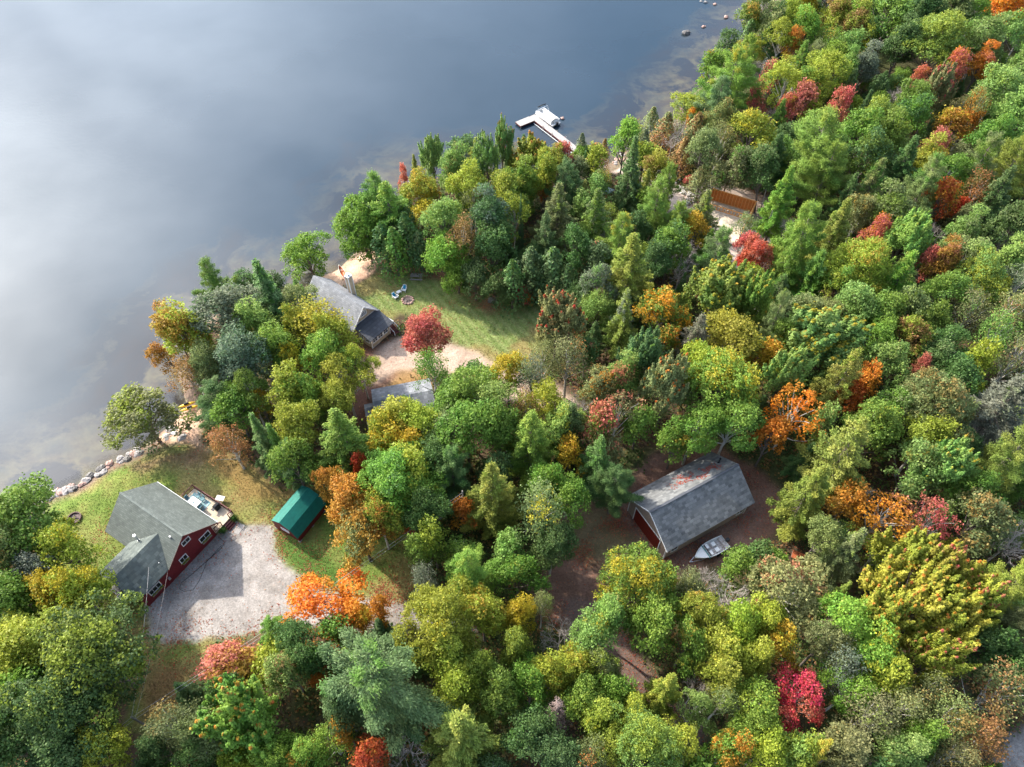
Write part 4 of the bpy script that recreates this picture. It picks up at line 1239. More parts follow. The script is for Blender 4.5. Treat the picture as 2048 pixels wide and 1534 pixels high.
# ---------------------------------------------------------------- buildings
def window(parent, c, right, w, h, nrm, cols=2, rows=1, fr=.09, name='window', box=False, fm='white'):
    """c centre on the wall, right = unit vector along wall, nrm = outward"""
    c, right, nrm = Vector(c), Vector(right).normalized(), Vector(nrm).normalized(); up = Vector((0, 0, 1))
    f = MB()
    for s in (-1, 1):
        f.ob(c + right * s * (w/2) + nrm * .03, right * fr/2, nrm * .05, up * (h/2 + fr/2))
        f.ob(c + up * s * (h/2) + nrm * .033, right * (w/2 - fr/2), nrm * .05, up * fr/2)
    for i in range(1, cols): f.ob(c + right * (w * i / cols - w/2) + nrm * .028, right * fr * .22, nrm * .03, up * (h/2 - fr/2))
    for i in range(1, rows): f.ob(c + up * (h * i / rows - h/2) + nrm * .026, right * (w/2 - fr/2), nrm * .027, up * fr * .16)
    o = f.build(name, M[fm], parent)
    MB().ob(c + nrm * .012, right * (w/2 - fr/2), nrm * .012, up * (h/2 - fr/2)).build('pane', M['glass'], o)
    if box:
        b = MB().ob(c - up * (h/2 + .2) + nrm * .17, right * w * .48, nrm * .12, up * .10).build('flower_box', M['weathered'], o)
        k = 150; q = np.array(c - up * (h/2 + .05) + nrm * .2)[None] + rng.normal(size=(k, 3)) * .07 + np.array(right)[None] * rng.uniform(-w*.46, w*.46, (k, 1))
        me = leaf_mesh('plants', q, rng.normal(size=(k, 3)) + np.array([0, 0, 1]), .07, .8, rng.random((k, 3)), LEAF)
        pl = bpy.data.objects.new('plants', me); COL.objects.link(pl); pl.parent = parent; pl.color = (.10, .2, .02, 1); pl['tip_color'] = [.6, .4, .03]; pl['tip_amount'] = .35
    return o
def vpipe(parent, p, h, r, name='vent_pipe', m='metal', cap=True, collar=True):
    b = MB().tube([p, (p[0], p[1], p[2] + h)], r, 10)
    o = b.build(name, M[m], parent)
    if cap: MB().tube([(p[0], p[1], p[2] + h + .05), (p[0], p[1], p[2] + h + .16)], [r * 1.7, r * 1.5], 12).build('cap', M[m], o)
    if collar: MB().tube([(p[0], p[1], p[2] - .1), (p[0], p[1], p[2] + .22)], [r * 2.6, r * 1.25], 10).build('flashing', M[m], o)
    return o
def rail(parent, a, b, z, h=.95, n=None, name='railing', m='darkred'):
    a, b = Vector((*a, z)), Vector((*b, z)); L_ = (b - a).length; f = MB()
    f.bar(a + Vector((0, 0, h)), b + Vector((0, 0, h)), .12, .06); f.bar(a + Vector((0, 0, .12)), b + Vector((0, 0, .12)), .05, .06)
    k = n or int(L_ / .17)
    for i in range(k + 1):
        p_ = a.lerp(b, i / k); t_ = .1 if i in (0, k) or i % 10 == 0 else .035
        f.bar(p_ + Vector((0, 0, .0 if t_ > .05 else .14)), p_ + Vector((0, 0, h - .035 + (.12 if t_ > .05 else 0))), t_)
    return f.build(name, M[m], parent)
def stairs(parent, x0, y0, dx, dy, w, z1, z0, k, name='steps', m='darkred'):
    """k treads going from (x0,y0,z1) along (dx,dy)"""
    d = Vector((dx, dy, 0)).normalized(); s = Vector((-d.y, d.x, 0)); b = MB()
    for i in range(k):
        z = z1 - (z1 - z0) * (i + 1) / (k + 1); c = Vector((x0, y0, 0)) + d * (.15 + .3 * i)
        b.ob(c + Vector((0, 0, z - .03)), d * .16, s * w/2, (0, 0, .03)); b.ob(c + d * .13 + Vector((0, 0, (z - .06 + z0)/2)), d * .02, s * (w/2 - .02), (0, 0, (z - .06 - z0)/2))
    return b.build(name, M[m], parent)

# ---- red house.  local x = away from the gravel (along the main ridge), y = along the front wall
red = empty('house', (-39.9, 42.78, 1.0), rad(148.2), 'dark red house with green-grey shingled roof and a lower side wing', 'house')
ez, rz_, hw = 3.25, 6.15, 3.47
MB().prism([(0, -.3), (2*hw, -.3), (2*hw, ez), (hw, rz_ - .02), (0, ez)], 0, 10.8).build('wall', M['red_siding'], red)
wg = MB(); xr = 3.2; wz = 5.15
wv = [(0.004, 2*hw, -.3), (6.4, 2*hw, -.3), (6.4, 2*hw, ez), (xr, 2*hw, wz), (0.004, 2*hw, ez), (0.004, 11.6, -.3), (6.4, 11.6, -.3), (6.4, 11.6, ez), (xr, 11.6, wz - .02), (0.004, 11.6, ez)]
wg.add(wv, [(0,1,2,3,4), (9,8,7,6,5), (0,5,6,1), (1,6,7,2), (0,4,9,5)]).build('wing_wall', M['red_siding'], red)
sl_ = (rz_ - ez) / hw; T = .16
rf = MB()
for y0, s, ov, xa, xb in ((0, 1, .9, -.45, 11.25), (2*hw, -1, .25, -.45, 6.7), (2*hw, -1, .9, 6.7, 11.25)):
    ye = y0 - s * ov; ze = ez - sl_ * ov
    rf.slab([(xa, ye, ze + T), (xb, ye, ze + T), (xb, hw, rz_ + T), (xa, hw, rz_ + T)], T)
ro = rf.build('roof', M['greenshingle'], red)
MB().ob((5.4, hw, rz_ + T + .02), (5.85, 0, 0), (0, .12, 0), (0, 0, .025)).build('ridge_cap', M['greenshingle'], ro)
sw = (wz - ez) / xr
yr = hw + (rz_ - wz) / sl_
wr = MB()
wr.slab([(xr, yr - .1, wz + T), (xr, 12.15, wz + T), (-.35, 12.15, ez - sw*.35 + T), (-.35, 2*hw + .35, ez - sw*.35 + T)], T)
wr.slab([(xr, yr - .1, wz + T), (xr, 12.15, wz + T), (6.8, 12.15, ez - sw*.4 + T), (6.8, 2*hw + .3, ez - sw*.4 + T)], T)
wro = wr.build('wing_roof', M['greenshingle_y'], red)
fa = MB(); ze = ez - sl_ * .9
fa.box(-.45, 11.25, -.96, -.905, ze - .05, ze + T + .01)
fa.build('gutter', M['white'], red)
fd = MB()
for s, y0 in ((1, 0), (-1, 2*hw)):
    ov = .9 if s > 0 else .25; fd.bar((-.48, y0 - s*ov, ez - sl_*ov + .04), (-.48, hw, rz_ + .04), .05, .2)
fd.build('fascia', M['darkred'], red)
W3 = lambda x, y, z, w, h, **k: window(red, (x, y, z), (0, 1, 0), w, h, (-1, 0, 0), **k)
W3(0, 3.47, 4.35, 1.2, .85, name='window')
W3(0, 1.35, 1.95, 1.6, 1.0, box=True)
W3(0, 4.98, 1.95, 1.1, 1.0, box=True)
W3(0, 9.7, 1.95, 1.7, 1.0, box=True, cols=3)
window(red, (xr, 11.6, 1.6), (1, 0, 0), 1.2, 1.0, (0, 1, 0))
MB().ob((5.2, 11.64, .9), (.45, 0, 0), (0, .03, 0), (0, 0, 1.0)).build('door', M['white'], red)
vpipe(red, (5.6, 6.5, rz_ - (6.5 - hw) * sl_ + .1), 1.35, .13, 'chimney_pipe')
vpipe(red, (1.1, 4.3, rz_ - (4.3 - hw) * sl_ + .1), .3, .06)
mast = MB().tube([(.5, 7.3, ez + .3), (.5, 7.3, ez + 1.3)], .04, 8).build('service_mast', M['metal'], red)
MB().box(-.14, -.01, 7.6, 7.9, .9, 1.5).build('meter_box', M['metal'], red)
# deck along the lake side wall
dk = empty('deck', (0, 0, 0), 0); dk.parent = red; dk.name = 'deck'
MB().box(-.15, 7.4, -3.35, -.0, .72, .84).build('deck_floor', M['wood_deck'], dk)
b = MB()
for x in (0, 2.4, 4.9, 7.2):
    for y in (-3.2, -1.2): b.box(x - .07, x + .07, y - .07, y + .07, -.4, .72)
b.build('deck_posts', M['darkred'], dk)
rail(dk, (7.35, -3.3), (7.35, -.1), .84); rail(dk, (7.3, -3.3), (-.1, -3.3), .84, h=.98); rail(dk, (-.1, -3.25), (-.1, -2.6), .84); rail(dk, (-.1, -1.25), (-.1, -.1), .84)
stairs(dk, -.15, -1.95, -1, 0, 1.25, .84, 0, 3)
def on_red(x, y, z): return red.matrix_basis @ Vector((x, y, z))
bpy.context.view_layer.update()
def loc_empty(name, fr, x, y, z, rz, label, cat, group=None):
    return empty(name, fr.matrix_world @ Vector((x, y, z)), fr.rotation_euler.z + rz, label, cat, group)
rg = loc_empty('outdoor_rug', red, 5.3, -1.6, .85, 0, 'blue patterned rug under the patio table on the deck', 'rug')
MB().box(-1.6, 1.6, -1.3, 1.3, 0, .012).build('rug', M['rug'], rg)
tb = loc_empty('patio_table', red, 5.3, -1.55, .862, 0, 'white square patio table on the deck of the red house', 'table')
MB().box(-.85, .85, -.62, .62, .68, .73).build('tabletop', M['white'], tb); MB().box(-.12, .12, -.12, .12, .73, .76).build('umbrella_hole_cover', M['slate'], tb)
for sx in (-1, 1):
    for sy in (-1, 1): MB().box(sx*.72-.03, sx*.72+.03, sy*.5-.03, sy*.5+.03, 0, .68).build('leg', M['metal'], tb)
def chair(name, loc, rz, label, cat, group, fm, cm, adir=False):
    c = empty(name, loc, rz, label, cat, group)
    if adir:
        MB().slab([(-.3, -.28, .36), (.32, -.28, .30), (.32, .28, .30), (-.3, .28, .36)][::-1] if 0 else [(.38, -.28, .38), (.38, .28, .38), (-.28, .28, .26), (-.28, -.28, .26)], .04).build('seat', M[fm], c)
        b = MB()
        for i in range(5): y = -.24 + i * .12; b.bar((-.24, y, .24), (-.62, y * 1.25, 1.02 - abs(i - 2) * .05), .1, .03)
        b.build('backrest', M[fm], c)
        for s in (-1, 1):
            MB().box(-.45, .45, s*.36 - .07, s*.36 + .07, .56, .59).build('armrest', M[fm], c)
            MB().box(.30, .38, s*.34 - .03, s*.34 + .03, 0, .56).build('leg', M[fm], c); MB().bar((.3, s*.32, .3), (-.6, s*.32, .02), .04, .1).build('leg', M[fm], c)
        if cm: MB().ob((-.34, 0, .62), (-.13, 0, .30), (0, .2, 0), (.06, 0, .03)).build('cushion', M[cm], c)
    else:
        MB().box(-.26, .26, -.26, .26, .4, .45).build('seat', M[cm], c); MB().ob((-.3, 0, .72), (-.03, 0, .0), (0, .26, 0), (-.06, 0, .3)).build('backrest', M[cm], c)
        for sx in (-1, 1):
            for sy in (-1, 1): MB().box(sx*.23-.02, sx*.23+.02, sy*.23-.02, sy*.23+.02, 0, .4).build('leg', M[fm], c)
    return c
gc = 'slate patio chairs around the white table'
for x, y, r_, lb in ((6.5, -1.55, 180, 'slate patio chair at the lake end of the white deck table'), (4.1, -1.55, 0, 'slate patio chair at the end of the white table facing the grill'),
                     (5.7, -2.6, 90, 'slate patio chair between the white table and the deck railing, lake side'), (4.9, -2.6, 90, 'slate patio chair between the white table and the deck railing, grill side'),
                     (4.9, -.55, -90, 'slate patio chair between the white table and the house wall')):
    chair('patio_chair', red.matrix_world @ Vector((x, y, .862)), red.rotation_euler.z + rad(r_), lb, 'chair', gc, 'metal', 'slate')
gr = loc_empty('gas_grill', red, 2.3, -2.75, .845, rad(90), 'black covered gas grill on the deck', 'grill')
MB().box(-.38, .38, -.3, .3, .02, .6).build('cabinet', M['black'], gr)
MB().prism([(-.3, .6), (.3, .6), (.32, .8), (.2, 1.0), (-.12, 1.06), (-.3, .86)], -.4, .4).build('lid', M['black'], gr)
for s in (-1, 1): MB().box(s*.58 - .2, s*.58 + .2, -.25, .25, .62, .66).build('side_shelf', M['black'], gr)
ws = loc_empty('side_table', red, 3.3, -4.1, -.05, rad(20), 'small pale folding table outside the deck railing', 'table')
MB().box(-.6, .6, -.38, .38, .72, .76).build('tabletop', M['canvas'], ws)
for sx in (-1, 1):
    for sy in (-1, 1): MB().box(sx*.5-.02, sx*.5+.02, sy*.3-.02, sy*.3+.02, 0, .72).build('leg', M['metal'], ws)
def planter(x, y, z, lb, s=1):
    o = loc_empty('potted_plant', red, x, y, z, 0, lb, 'potted plant', 'potted plants by the deck steps')
    MB().tube([(0, 0, 0), (0, 0, .35 * s)], [.14 * s, .2 * s], 10).build('pot', M['black'], o)
    k = 420; q = rng.normal(size=(k, 3)) * .2 * s + np.array([0, 0, .55 * s]); pl = bpy.data.objects.new('foliage', leaf_mesh('pot_leaves', q, rng.normal(size=(k, 3)) + np.array([0, 0, .8]), .06, .7, rng.random((k, 3)), LEAF))
    COL.objects.link(pl); pl.parent = o; pl.color = (.05, .13, .02, 1)
planter(-.55, -2.95, -.02, 'bushy potted plant by the deck corner away from the house', 1.3); planter(-.5, -.75, -.02, 'bushy potted plant between the deck steps and the house wall', 1.2)
ps = loc_empty('paving_slabs', red, -1.6, -2.2, -.02, rad(8), 'grey stone pavers at the foot of the deck steps', 'pavers')
MB().box(-.75, -.02, -.75, -.02, 0, .05).box(.02, .75, -.75, -.02, 0, .05).box(-.75, -.02, .02, .75, 0, .05).build('slabs', M['concrete'], ps)
ac = loc_empty('air_conditioner', red, 3.6, 12.6, -.05, rad(0), 'grey outdoor air conditioning unit behind the wing of the red house', 'air conditioner')
MB().box(-.45, .45, -.35, .35, .1, .85).build('casing', M['metal'], ac); MB().tube([(0, 0, .85), (0, 0, .88)], .27, 16).build('fan_grille', M['black'], ac); MB().box(-.5, .5, -.42, .42, -.05, .1).build('pad', M['concrete'], ac)
st_ = loc_empty('concrete_steps', red, 5.2, 12.45, -.02, 0, 'grey concrete entry steps against the end of the wing', 'steps')
MB().box(-.65, .65, -.8, .3, 0, .18).box(-.65, .65, -.8, -.05, .18, .36).box(-.65, .65, -.8, -.4, .36, .54).build('treads', M['concrete'], st_)

# ---- green roofed shed
sh = empty('shed', (-28.45, 41.75, 1.0), rad(60.5), 'small dark red shed with green metal gambrel roof', 'shed')
w2 = 2.1
MB().prism([(0, .12), (2*w2, .12), (2*w2, 2.15), (2*w2 - .62, 3.2), (w2, 3.9), (.62, 3.2), (0, 2.15)], 0, 5.4).build('wall', M['red_siding'], sh)
b = MB(); pr = [(-.30, 1.75), (.60, 3.3), (w2, 4.02), (2*w2 - .60, 3.3), (2*w2 + .30, 1.75)]
for i in range(4):
    (ya, za), (yb, zb) = pr[i], pr[i+1]
    b.slab([(-.28, ya, za + .05), (5.75, ya, za + .05), (5.75, yb, zb + .05), (-.28, yb, zb + .05)], .06)
b.build('roof', M['greenmetal'], sh)
window(sh, (0, 2.1, 1.5), (0, 1, 0), 1.3, .45, (-1, 0, 0), cols=2)
b = MB()
for x in (.15, 2.7, 5.2):
    for y in (.1, 2*w2 - .1): b.box(x - .2, x + .2, y - .2, y + .2, -.25, .12)
b.build('foundation_block', M['concrete'], sh)

# ---- long barn
bn = empty('barn', (19.95, 39.32, 1.0), rad(29.2), 'long tan barn with grey shingled roof and wide red door', 'barn')
BW, BL, BE, BR = 8.2, 13.7, 3.75, 6.6
MB().prism([(0, -.3), (BW, -.3), (BW, BE), (BW/2, BR - .02), (0, BE)], 0, BL).build('wall', M['tan2'], bn)
b = MB(); s_ = (BR - BE) / (BW/2)
for s, y0 in ((1, 0), (-1, BW)):
    b.slab([(-.4, y0 - s*.5, BE - s_*.5 + .16), (BL + .45, y0 - s*.5, BE - s_*.5 + .16), (BL + .45, BW/2, BR + .16), (-.4, BW/2, BR + .16)], .16)
bro = b.build('roof', M['barnshingle'], bn)
MB().ob((BL/2, BW/2, BR + .2), (BL/2 + .43, 0, 0), (0, .16, 0), (0, 0, .04)).build('ridge_vent', M['darkshingle'], bro)
tr_ = MB()
for s, y0 in ((1, 0), (-1, BW)): tr_.bar((-.42, y0 - s*.5, BE - s_*.5 + .08), (-.42, BW/2, BR + .08), .05, .17)
tr_.box(-.03, BL + .03, -.03, -.002, -.3, -.05); tr_.box(-.035, -.004, -.03, BW, -.3, -.02)
for y in (.07, BW - .07): tr_.box(-.03, -.003, y - .07, y + .07, -.02, BE)
tr_.box(.0, .14, -.033, -.003, -.05, BE); tr_.box(BL - .14, BL, -.033, -.003, -.05, BE)
tr_.build('trim', M['white'], bn)
do = MB().box(-.06, -.01, 1.4, 6.7, 0, 3.1).build('door', M['door_red'], bn)
b = MB(); b.box(-.08, -.02, 1.25, 1.4, -.02, 3.1); b.box(-.08, -.02, 6.7, 6.85, -.02, 3.1); b.box(-.085, -.02, 1.25, 6.85, 3.1, 3.27); b.build('door_frame', M['white'], bn)
window(bn, (1.5, 0, 1.6), (1, 0, 0), 1.05, .95, (0, -1, 0), cols=2)
window(bn, (12.5, 0, 1.6), (1, 0, 0), 1.05, .95, (0, -1, 0), cols=2)
vpipe(bn, (12.8, 6.1, BR - (6.1 - BW/2) * s_ + .1), 1.0, .09, 'vent_pipe', 'black'); 
k = 900; u = rng.random(k); q = np.stack([5.5 + 7 * u + rng.normal(size=k) * .7, 5.2 + 2.0 * rng.random(k) * (1 - .1 * u) + np.sin(u * 7) * .5, np.zeros(k)], 1); q = q[(q[:, 1] > 4.1) & (q[:, 1] < 8.2)]
q[:, 2] = BR - (q[:, 1] - BW/2) * s_ + .18
q = q[fbm(q[:, 0], q[:, 1], 1.2, 7) > .5]
me = leaf_mesh('roof_leaves', q, np.tile([0, s_, 1.0], (len(q), 1)) + rng.normal(size=q.shape) * .15, .085, .8, rng.random((len(q), 3)), LEAF)
lo = bpy.data.objects.new('fallen_leaves', me); COL.objects.link(lo); lo.matrix_world = Matrix.Translation((19.95, 39.32, 1)) @ Matrix.Rotation(rad(29.2), 4, 'Z'); lo.color = (.36, .07, .035, 1)
tag(lo, 'drift of fallen red leaves lying on the barn roof', 'leaves', kind='stuff')

# ---- tan cottage. local x = away along the ridge, local y = to the lake side
ct = empty('cottage', (-22.8, 75.9, 1.0), rad(141.7), 'tan lakeside cottage with light grey roof, tall chimney and enclosed porch', 'cottage')
cy, chw, ce, cr_ = -2.1, 2.6, 3.25, 6.0; x0, x1 = 3.25, 14.2
MB().prism([(cy - chw, -.3), (cy + chw, -.3), (cy + chw, ce), (cy, cr_ - .02), (cy - chw, ce)], x0, x1).build('wall', M['tan_siding'], ct)
b = MB(); s_ = (cr_ - ce) / chw
for s in (-1, 1):
    b.slab([(x0 - .4, cy + s*(chw + .45), ce - s_*.45 + .15), (x1 + .4, cy + s*(chw + .45), ce - s_*.45 + .15), (x1 + .4, cy, cr_ + .15), (x0 - .4, cy, cr_ + .15)], .15)
b.build('roof', M['greyshingle'], ct)
b = MB()
for s in (-1, 1): b.bar((x0 - .43, cy + s*(chw + .45), ce - s_*.45 + .06), (x0 - .43, cy, cr_ + .06), .06, .22)
b.box(-.04, -.002, -4.25, .04, -.15, .0); b.box(-.04, -.003, -.14, .03, 0, 2.3); b.box(-.04, -.003, -4.24, -4.1, 0, 2.3); b.box(-.035, -.002, -4.1, -.14, 2.15, 2.3)
b.box(x0 - .05, x0 - .003, cy - chw, cy + chw, 3.12, 3.3)
b.build('trim', M['white'], ct)
pw = MB().add([(0, 0, -.15), (0, -4.2, -.15), (0, -4.2, 2.3), (0, 0, 2.3), (x0, 0, -.15), (x0, -4.2, -.15), (x0, -4.2, 3.1), (x0, 0, 3.1)], [(0,1,2,3), (1,5,6,2), (4,0,3,7), (0,4,5,1)])
pw.build('porch_wall', M['tan_siding'], ct)
MB().slab([(-.4, .4, 2.28), (-.4, -4.95, 2.28), (x0 + .02, -4.95, 3.28), (x0 + .02, .4, 3.28)], .13).build('porch_roof', M['darkshingle'], ct)
for y in (-.85, -2.05, -3.25): window(ct, (0, y, 1.45), (0, 1, 0), 1.02, 1.0, (-1, 0, 0), cols=2, rows=2, fr=.13)
for x in (.8, 2.2): window(ct, (x, 0, 1.45), (1, 0, 0), .95, 1.0, (0, 1, 0), cols=2, rows=2, fr=.12)
window(ct, (x0, cy + .1, 4.5), (0, 1, 0), 1.35, .95, (-1, 0, 0), cols=4, rows=3, fr=.17)
for x in (4.5, 7.0, 9.8): window(ct, (x, cy - chw, 1.7), (1, 0, 0), 1.0, 1.1, (0, -1, 0), cols=2, rows=2, fr=.12)
ch = MB().box(8.6, 9.35, cy - chw - .6, cy - chw + .2, 0, 7.2).build('chimney', M['tan_siding'], ct)
b = MB()
for xx in (8.6, 9.35):
    for yy_ in (cy - chw - .6, cy - chw + .2): b.box(xx - .06, xx + .06, yy_ - .06, yy_ + .06, 0, 7.18)
b.box(8.52, 9.43, cy - chw - .68, cy - chw + .28, 7.2, 7.32); b.build('corner_trim', M['white'], ch)
MB().tube([(8.97, cy - chw - .2, 7.3), (8.97, cy - chw - .2, 7.65)], .2, 12).tube([(8.97, cy - chw - .2, 7.67), (8.97, cy - chw - .2, 7.73)], .3, 12).build('flue_cap', M['metal'], ch)
MB().box(.25, 1.6, -5.5, -4.2, .72, .82).build('landing', M['darkred'], ct)
MB().box(.6, 1.4, -4.24, -4.2, .8, 2.1).build('door', M['white'], ct)
rail(ct, (1.6, -5.45), (1.6, -4.25), .8, h=.9, n=8, m='white'); rail(ct, (.25, -5.45), (1.6, -5.45), .8, h=.9, n=8, m='white')
stairs(ct, .25, -4.85, -1, 0, 1.15, .8, 0, 4, m='darkred')
b = MB()
for y in (-5.45, -4.25): b.bar((.25, y, 1.65), (-1.0, y, .85), .07, .06); b.bar((-1.0, y, -.1), (-1.0, y, .9), .08); b.bar((.25, y, 0), (.25, y, 1.7), .08)
b.build('stair_rail', M['white'], ct)

# ---- grey roofed outbuilding
_g0 = P(742, 779, 3.62); _g1 = P(850, 758, 3.62); _ga = math.atan2(_g1.y - _g0.y, _g1.x - _g0.x); _g0 = _g0 - Vector((-math.sin(_ga), math.cos(_ga), 0)) * 3.45
gb = empty('outbuilding', (_g0.x, _g0.y, 1.0), _ga, 'grey-roofed outbuilding half hidden under the trees with a lower side roof', 'outbuilding')
MB().prism([(-3.1, -.2), (3.1, -.2), (3.1, 2.6), (0, 3.9), (-3.1, 2.6)], .3, 8.6).build('wall', M['tan_siding'], gb)
b = MB()
for s in (-1, 1): b.slab([(0, s*3.45, 2.62), (9.0, s*3.45, 2.62), (9.0, 0, 4.06), (0, 0, 4.06)], .14)
b.build('roof', M['garshingle'], gb)
MB().prism([(-4.2, -.2), (.6, -.2), (.6, 2.1), (0, 2.4), (-4.2, 1.4)], -1.1, .29).build('side_wall', M['tan_siding'], gb)
b = MB(); b.slab([(-1.4, 1.1, 2.35), (.0, 1.1, 2.35), (.0, 0, 2.75), (-1.4, 0, 2.75)], .12); b.slab([(-1.4, -4.5, 1.45), (.0, -4.5, 1.45), (.0, 0, 2.75), (-1.4, 0, 2.75)], .12); b.build('side_roof', M['garshingle'], gb)

# ---- timber frame under construction
_f0 = P(1250 + 1265*.2086, 300 + 492*.2086, 4.1); _f1 = P(1250 + 820*.2086, 300 + 360*.2086, 4.1)
fr_ = empty('house_skeleton', (_f0.x, _f0.y, 1.0), math.atan2(_f1.y - _f0.y, _f1.x - _f0.x), 'unfinished open timber house frame with orange stud walls and pale floor', 'house frame')
FL, FW, fz0, fh = 8.8, 10.6, .5, 2.6
MB().box(0, FL, 0, FW, -.6, fz0 - .05).build('foundation', M['concrete'], fr_)
MB().box(-.02, FL + .02, -.02, FW + .02, fz0 - .048, fz0).build('floor', M['sheathing'], fr_)
def studwall(a, b_, z, h, back=True, nm='stud_wall'):
    a, b_ = Vector((*a, z)), Vector((*b_, z)); Ld = (b_ - a).length; m_ = MB()
    m_.bar(a + Vector((0, 0, .05)), b_ + Vector((0, 0, .05)), .14, .09); m_.bar(a + Vector((0, 0, h)), b_ + Vector((0, 0, h)), .16, .12)
    k_ = int(Ld / .6)
    for i in range(k_ + 1): p_ = a.lerp(b_, i / k_); m_.bar(p_ + Vector((0, 0, .09)), p_ + Vector((0, 0, h - .06)), .085, .13)
    return m_.build(nm, M['newwood'], fr_)
studwall((.08, .08), (FL - .08, .08), fz0, fh); studwall((.08, .2), (.08, FW - .1), fz0, fh); studwall((FL - .08, .2), (FL - .08, FW - .1), fz0, fh)
studwall((.3, 2.6), (FL - .4, 2.6), fz0, .95, nm='knee_wall')
MB().box(0, FL, -.05, .0, -.3, fz0 + fh).build('wall_sheathing', M['board'], fr_)

# ---- white roofed cabin by the lake
q = P(1562, 128, 4.2)
wc = empty('cabin', (q.x, q.y, 1.0), rad(-20), 'small white cabin roof showing between the lakeside trees', 'cabin')
MB().prism([(-3, -.2), (3, -.2), (3, 2.5), (0, 3.6), (-3, 2.5)], -3.6, 3.6).build('wall', M['white'], wc)
b = MB()
for s in (-1, 1): b.slab([(-4, s*3.4, 2.45), (4, s*3.4, 2.45), (4, 0, 3.75), (-4, 0, 3.75)], .12)
b.build('roof', M['white'], wc)
# ---------------------------------------------------------------- dock, boats and smaller things
dk0 = P(1203, 338, .6); dk1 = P(1064, 231, .6); dv = Vector((dk1.x - dk0.x, dk1.y - dk0.y, 0)); dl = dv.length; dv.normalize(); ds = Vector((-dv.y, dv.x, 0))
dock = empty('dock', (dk0.x, dk0.y, 0), math.atan2(dv.y, dv.x), 'long weathered wooden dock with an L-shaped platform at its far end', 'dock')
Z = .62
MB().box(0, dl, -.75, .75, Z - .06, Z).build('walkway', M['greywood'], dock)
MB().box(dl - 1.9, dl + .1, .752, 4.5, Z - .06, Z - .003).build('platform', M['greywood'], dock)
b = MB(); b.box(1, dl, .68, .78, Z - .34, Z - .062); b.box(1, dl, -.78, -.68, Z - .34, Z - .062); b.box(dl - 1.92, dl - 1.82, .79, 4.5, Z - .34, Z - .065); b.box(dl, dl + .12, -.78, 4.5, Z - .34, Z - .067); b.box(dl - 1.8, dl, 4.42, 4.52, Z - .34, Z - .067)
b.build('side_beam', M['darkred'], dock)
for x in np.arange(3, dl, 3.2):
    for y in (-.72, .72): MB().box(x - .06, x + .06, y - .06, y + .06, -2, Z + (.35 if int(x) % 2 else .02)).build('post', M['weathered'], dock)
for x in (dl - 1.75, dl): MB().box(x - .06, x + .06, 4.3, 4.42, -2, Z + .05).build('post', M['weathered'], dock)
MB().bar((2, .95, .06), (dl - 2, .95, .06), .09).build('float_pipe', M['white'], dock)
dsgn = empty('dock_pole', P(1130, 281, Z), 0, 'thin white pole pair standing on the edge of the dock', 'pole')
MB().tube([(0, 0, 0), (0, 0, 1.2)], .03, 6).tube([(.3, 0, 0), (.3, 0, 1.0)], .03, 6).build('shaft', M['white'], dsgn)

# pontoon boat
pc = (P(1078, 220, .9) + P(1113, 245, .9)) / 2; pd = P(1112, 246, .9) - P(1077, 220, .9)
pb = empty('pontoon_boat', (pc.x, pc.y, 0) , math.atan2(-pd.y, -pd.x), 'white pontoon boat with folded dark bimini top moored at the dock', 'boat')
for s in (-1, 1):
    MB().tube([(-3.1, s*.85, .12), (2.4, s*.85, .12), (3.2, s*.85, .3)], [.3, .3, .08], 12).build('pontoon', M['metal'], pb, True)
MB().box(-3.2, 3.0, -1.2, 1.2, .45, .56).build('deck', M['canvas'], pb)
b = MB(); b.box(-2.7, 2.8, 1.14, 1.19, .56, 1.2); b.box(-2.7, 2.8, -1.19, -1.14, .56, 1.2); b.box(2.8, 2.85, -1.19, 1.19, .56, 1.2); b.box(-2.75, -2.7, -1.19, .4, .56, 1.2); b.build('side_panel', M['white_hull'], pb)
MB().box(.6, 2.6, .5, 1.12, .56, 1.05).box(.6, 2.6, -1.12, -.5, .56, 1.05).build('bench_seat', M['white_hull'], pb)
MB().prism([(-1.1, .56), (1.1, .56), (.95, 1.35), (-.1, 1.62), (-1.0, 1.3)], -2.5, -.3).build('boat_cover', M['canvas'], pb)
MB().box(-.1, .5, .1, .7, .56, 1.5).build('console', M['canvas'], pb)
b = MB()
for x0_, x1_ in ((.9, 2.2), (.9, 1.5)): b.tube([(x0_, -1.15, 1.2), (x1_, -1.1, 2.35), (x1_, 1.1, 2.35), (x0_, 1.15, 1.2)], .045, 6)
b.build('bimini_frame', M['metal'], pb)
MB().tube([(2.2, -1.12, 2.38), (2.25, 0, 2.46), (2.2, 1.12, 2.38)], .12, 8).build('folded_bimini', M['black'], pb)
MB().box(-3.6, -3.2, -.22, .22, .2, 1.15).build('outboard_motor', M['black'], pb)

